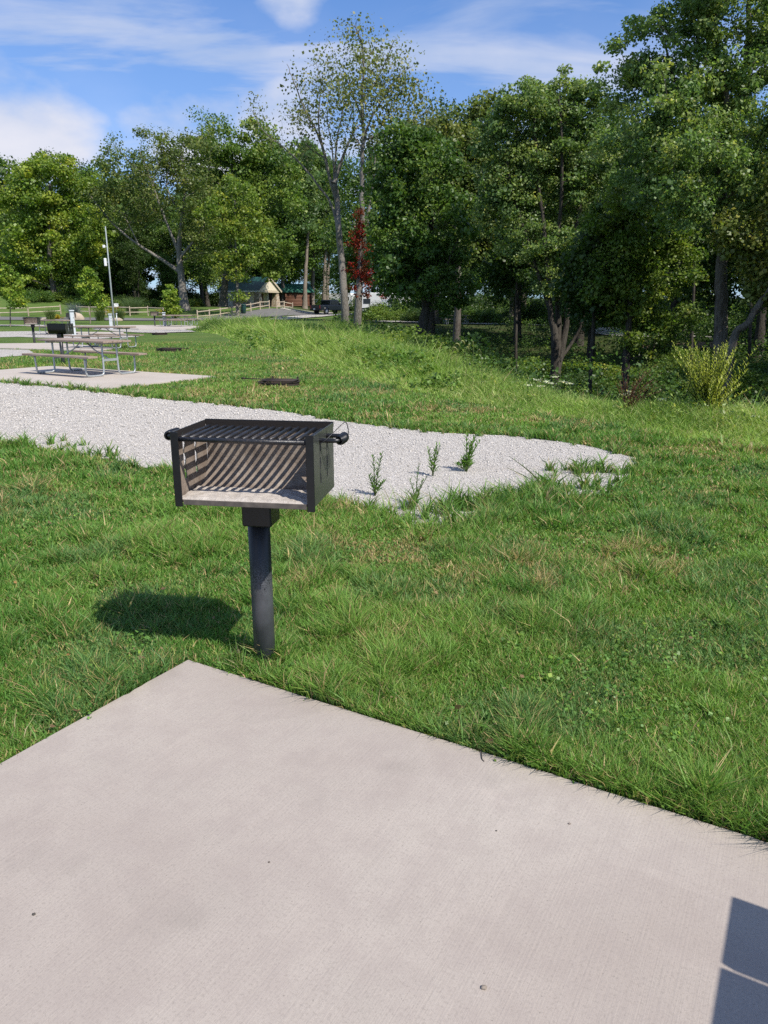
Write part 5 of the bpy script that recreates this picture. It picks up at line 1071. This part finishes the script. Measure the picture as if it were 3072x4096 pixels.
def cabin(px, Y, rz, L_, W_, label, seed):
    q = pl(px, 655, Y); root = thing('log_cabin', label, 'cabin', (q[0], Y, tz(q[0], Y)), rz, 'log cabins'); logm = simple('red_brown_log', (.12, .05, .028), (.18, .08, .045), 3, .7, sc3=(1, 1, 8)); gm = simple('cabin_green_roof', (.035, .13, .085), (.045, .15, .10), 3, .45)
    mb = MB(); H = 2.3
    for k in range(10):
        z = .15 + k * .235
        for s in (-1, 1):
            mb.tube([(-L_ / 2, s * W_ / 2, z), (0, s * W_ / 2, z), (L_ / 2, s * W_ / 2, z)], .12, 8); mb.tube([(s * L_ / 2, -W_ / 2 - .2, z + .11), (s * L_ / 2, 0, z + .11), (s * L_ / 2, W_ / 2 + .2, z + .11)], .12, 8)
    part('wall', mb, logm, root)
    for s in (-1, 1): part('gable', MB().prism([(-W_ / 2, H + .15), (W_ / 2, H + .15), (0, H + 1.3)], 'x', s * L_ / 2 - .06, s * L_ / 2 + .06), logm, root)
    a = math.atan2(1.15, W_ / 2)
    for s in (-1, 1): part('roof', MB().box((.5, s * (W_ / 4 + .2), H + .15 + .62 - .05), (L_ + 1.9, (W_ / 2 + .45) / math.cos(a), .08), 0, Matrix.Rotation(-s * a, 3, 'X')), gm, root)
    part('door', MB().box((L_ / 2 + .13, .3, 1.0), (.06, .85, 1.95)), M['rust'], root); part('window', MB().box((0, -W_ / 2 - .12, 1.35), (.9, .06, .8)), M['glass'], root)
    for s in (-1, 1): part('porch_post', MB().tube([(L_ / 2 + 1.3, s * W_ / 2 * .9, 0), (L_ / 2 + 1.3, s * W_ / 2 * .9, 1.2), (L_ / 2 + 1.3, s * W_ / 2 * .9, 2.5)], .09, 8), logm, root)
cabin(638, 134, R(-155), 4.6, 3.6, 'red brown log cabin with green roof behind the pines', 1); cabin(609, 142, R(-62), 4.2, 3.4, 'red brown log cabin half hidden behind the cream building', 2)

# ---- vehicles
def wheel(parent, x, y, r, w):
    t = part('wheel', MB().tube([(x, y - w / 2, r), (x, y - w / 2 + .02, r), (x, y + w / 2 - .02, r), (x, y + w / 2, r)], [r * .9, r, r, r * .9], 20), M['rubber'], parent); s = -1 if y < 0 else 1
    part('rim', MB().tube([(x, y + s * (w / 2 - .03), r), (x, y + s * (w / 2 + .006), r), (x, y + s * (w / 2 + .012), r)], [r * .62, r * .6, r * .2], 16), M['galv'], t)
def paint(name, c, rough=.25):
    m, N, L, B = nodes(name); B.inputs['Base Color'].default_value = (*c, 1); B.inputs['Roughness'].default_value = rough; B.inputs['Coat Weight'].default_value = .6; return m
def vehicle(name, label, cat, loc, rz, col, pickup=True, L_=5.8):
    root = thing(name, label, cat, loc, rz); pm = paint(name + '_paint', col); W2 = .98; B0, H1, H2 = .55, 1.15, 1.92     # nose towards +x, tail at -x
    a = -L_ / 2; b = L_ / 2
    low = [(a, B0), (a, H1 + .08), (a + 1.9, H1 + .08), (b - 1.7, H1 + .06), (b - .3, H1 - .05), (b, H1 - .2), (b, B0)]
    part('body', MB().prism(low, 'y', -W2, W2), pm, root, .04)
    cab = [(a + 1.85, H1 + .075), (a + 2.0, H2 - .03), (a + 2.3, H2), (b - 2.35, H2), (b - 1.55, H1 + .055)] if pickup else [(a + .05, H1 + .075), (a + .3, H2 - .05), (a + .7, H2), (b - 2.35, H2), (b - 1.55, H1 + .055)]
    part('cab', MB().prism(cab, 'y', -W2 + .10, W2 - .10), pm, root, .05)
    x0 = cab[1][0] + .12; x1 = b - 2.2; zc = (H1 + H2) / 2 + .04; n = 2 if pickup else 3
    for s in (-1, 1):
        for k in range(n):
            w = (x1 - x0) / n; part('side_window', MB().box((x0 + w * (k + .5), s * (W2 - .085), zc), (w - .12, .03, .46)), M['glass'], root, .005)
        part('mirror', MB().box((b - 1.85, s * (W2 + .10), H1 + .22), (.12, .2, .2)), M['black'], root, .02)
        part('tail_light', MB().box((a - .012, s * (W2 - .13), H1 - .18), (.05, .17, .40)), simple('red_lens', (.45, .012, .012), (.4, .02, .015), 4, .25), root, .01); part('headlight', MB().box((b - .02, s * (W2 - .22), H1 - .28), (.08, .34, .2)), M['white'], root, .01)
        for x in (a + 1.15, b - 1.05): part('wheel_arch', MB().tube([(x, s * (W2 - .02), .55), (x, s * (W2 + .008), .55), (x, s * (W2 + .01), .55)], [.5, .5, .1], 20), M['black'], root); wheel(root, x, s * (W2 - .10), .40, .26)
    part('rear_window', MB().box((cab[1][0] - .07, 0, zc + .02), (.05, 1.45, .42), 0, Matrix.Rotation(R(10), 3, 'Y')), M['glass'], root); part('windscreen', MB().box((b - 1.93, 0, zc), (.04, 1.5, .60), 0, Matrix.Rotation(R(-45), 3, 'Y')), M['glass'], root)
    part('bumper', MB().box((a - .10, 0, .62), (.2, 1.86, .2)), M['galv'] if not pickup else M['black'], root, .03); part('licence_plate', MB().box((a - .21, 0, .70), (.02, .34, .17)), M['white'], root)
    if pickup:
        part('bed_liner', MB().box((a + .98, 0, H1 + .088), (1.7, 1.66, .01)), M['rubber'], root); part('tailgate', MB().box((a - .012, 0, .93), (.03, 1.6, .5)), simple('tailgate_dark', (.02, .021, .023), (.03, .031, .034), 3, .4), root, .01)
    return root
q = pl(706, 678, 105); V0 = vehicle('pickup_truck', 'black pickup truck parked by the road, tail towards the camera', 'truck', (q[0] + .5, 105, tz(q[0], 105) + .05), R(50), (.012, .013, .018))
rb = random.Random(4); sg = thing('bicycle', 'bicycle lying in the bed of the black pickup', 'bicycle', (q[0] - 1.3, 103.7, tz(q[0], 105) + 1.33), R(50))
for x in (-.5, .5): part('wheel', MB().tube([(x + .3 * math.cos(t), 0, .3 + .3 * math.sin(t)) for t in np.linspace(0, 6.283, 20)], .018, 6, cap=False), M['rubber'], sg)
part('frame', MB().tube([(-.5, 0, .3), (-.1, 0, .3), (.35, 0, .66), (-.2, 0, .66), (-.5, 0, .3)], .02, 6), M['white'], sg); part('handlebar', MB().tube([(.38, -.25, .78), (.36, 0, .76), (.38, .25, .78)], .015, 6), M['rubber'], sg)
q = pl(1008, 666, 150); vehicle('parked_car', 'silver grey car parked under the blue canopy far beyond the ravine', 'car', (q[0], 150, tz(q[0], 150)), R(4), (.20, .21, .23), False, 4.9)
def trailer(name, label, px, Y, rz, L_, H, loc_dz=0, awn=False):
    q = pl(px, 660, Y); root = thing(name, label, 'camper trailer', (q[0], Y, tz(q[0], Y)), rz, 'white camper trailers'); a = L_ / 2
    prof = [(-a, .55), (-a - .05, H - .5), (-a + .35, H), (a - .5, H), (a, H - .6), (a + .15, 1.3), (a - .1, .75), (a - .5, .55)]
    part('body', MB().prism(prof, 'y', -1.22, 1.22), M['white'], root, .06)
    for s in (-1, 1):
        for x, w in ((-a + 1.1, .9), (a - 1.6, 1.3)): part('window', MB().box((x, s * 1.225, H - 1.0), (w, .03, .6)), M['glass'], root, .01)
        part('door', MB().box((.3, s * 1.225, 1.5), (.75, .03, 1.8)), M['greybox'], root, .01)
        sw = MB(); P = smooth_path([(-a + .2, s * 1.232, 1.0), (-a * .3, s * 1.232, 1.15), (a * .3, s * 1.232, 1.05), (a - .1, s * 1.232, 1.6)], 20); [sw.bar(P[k], P[k + 1], .014, .16) for k in range(19)]; part('stripe', sw, M['black'], root)
        wheel(root, -.6, s * 1.05, .36, .22); wheel(root, .25, s * 1.05, .36, .22)
    part('front_window', MB().box((a + .06, 0, 1.75), (.05, 1.5, .5), 0, Matrix.Rotation(R(-12), 3, 'Y')), M['glass'], root); part('tow_bar', MB().bar((a - .3, 0, .5), (a + 1.2, 0, .45), .12, .1), M['black'], root); part('jack', MB().tube([(a + 1.0, 0, 0), (a + 1.0, 0, .4), (a + 1.0, 0, .8)], .04, 8), M['black'], root)
trailer('camper_trailer', 'white camper trailer with dark windows glimpsed between the pine trunks', 730, 150, R(160), 7.0, 3.2)
trailer('camper_trailer', 'white camper trailer with dark swoosh parked beyond the red creeper tree', 830, 94, R(-12), 6.0, 2.9)
# blue canopy
q = pl(1010, 655, 140); root = thing('canopy_tent', 'blue canopy tent beyond the ravine above the silver car', 'canopy', (q[0], 146, tz(q[0], 146)), .1); bl = simple('blue_tarp', (.03, .10, .42), (.04, .13, .5), 2, .6)
part('canopy_cloth', MB().add([(-1.6, -1.6, 2.1), (1.6, -1.6, 2.1), (1.6, 1.6, 2.1), (-1.6, 1.6, 2.1), (0, 0, 3.0), (-1.6, -1.6, 1.85), (1.6, -1.6, 1.85), (1.6, 1.6, 1.85), (-1.6, 1.6, 1.85)], [(0, 1, 4), (1, 2, 4), (2, 3, 4), (3, 0, 4), (0, 5, 6, 1), (1, 6, 7, 2), (2, 7, 8, 3), (3, 8, 5, 0)]), bl, root)
for x in (-1.55, 1.55):
    for y in (-1.55, 1.55): part('leg', MB().tube([(x, y, 0), (x, y, 1), (x, y, 2.05)], .03, 6), M['galv'], root)
q = pl(985, 672, 64); dup(T0, (q[0], 64, tz(q[0], 64)), R(12), None, 'weathered picnic table in the shade beyond the ravine')
# ---- small things on the slab
def stick(px, py, lab, pts, r=.0016):
    q = at(px, py, .0015); root = thing('twig', lab, 'twig', q, 0); part('stem', MB().tube(smooth_path(pts, 12), r, 6), M['darkbark'], root); part('side_stem', MB().tube(smooth_path([pts[1], (pts[1][0] + .012, pts[1][1] + .02, .002), (pts[1][0] + .016, pts[1][1] + .035, .001)], 6), r * .7, 5), M['darkbark'], root)
stick(1036, 1628, 'thin curved dark twig lying on the slab near its grass edge', [(-.012, .045, 0), (.006, .01, .004), (.004, -.03, .001), (.010, -.045, 0)])
stick(1262, 1580 + 100, 'short straight twig at the slab edge beside the grass', [(-.03, .0, 0), (0, .004, .003), (.03, 0, 0)])
def pebble(px, py, s, col, lab):
    q = at(px, py, 0); bm = bmesh.new(); bmesh.ops.create_icosphere(bm, subdivisions=2, radius=1)
    for v in bm.verts: v.co = Vector((v.co.x * s * 1.25, v.co.y * s, v.co.z * s * .7)) * (1 + .15 * math.sin(v.co.x * 5 + v.co.y * 3 + px))
    me = bpy.data.meshes.new('pebble'); bm.to_mesh(me); bm.free(); me.polygons.foreach_set('use_smooth', [True] * len(me.polygons)); me.materials.append(simple('pebble_stone', col, tuple(c * .6 for c in col), 200, .8)); o = link('pebble', me); o.location = (q[0], q[1], s * .5); tag(o, lab, 'pebble', 'pebbles on the slab')
pebble(1045, 2135, .0058, (.30, .25, .20), 'largest tan pebble on the slab, low in the picture'); pebble(73, 1976, .004, (.08, .07, .06), 'small dark pebble at the left side of the slab'); pebble(1230, 1780, .0035, (.25, .2, .17), 'tiny tan pebble on the slab toward the right edge'); pebble(1072, 1735 + 60, .0022, (.06, .05, .045), 'tiny dark pebble in the middle of the slab'); pebble(581, 1863, .0026, (.10, .08, .07), 'tiny brown pebble below the grill post on the slab')
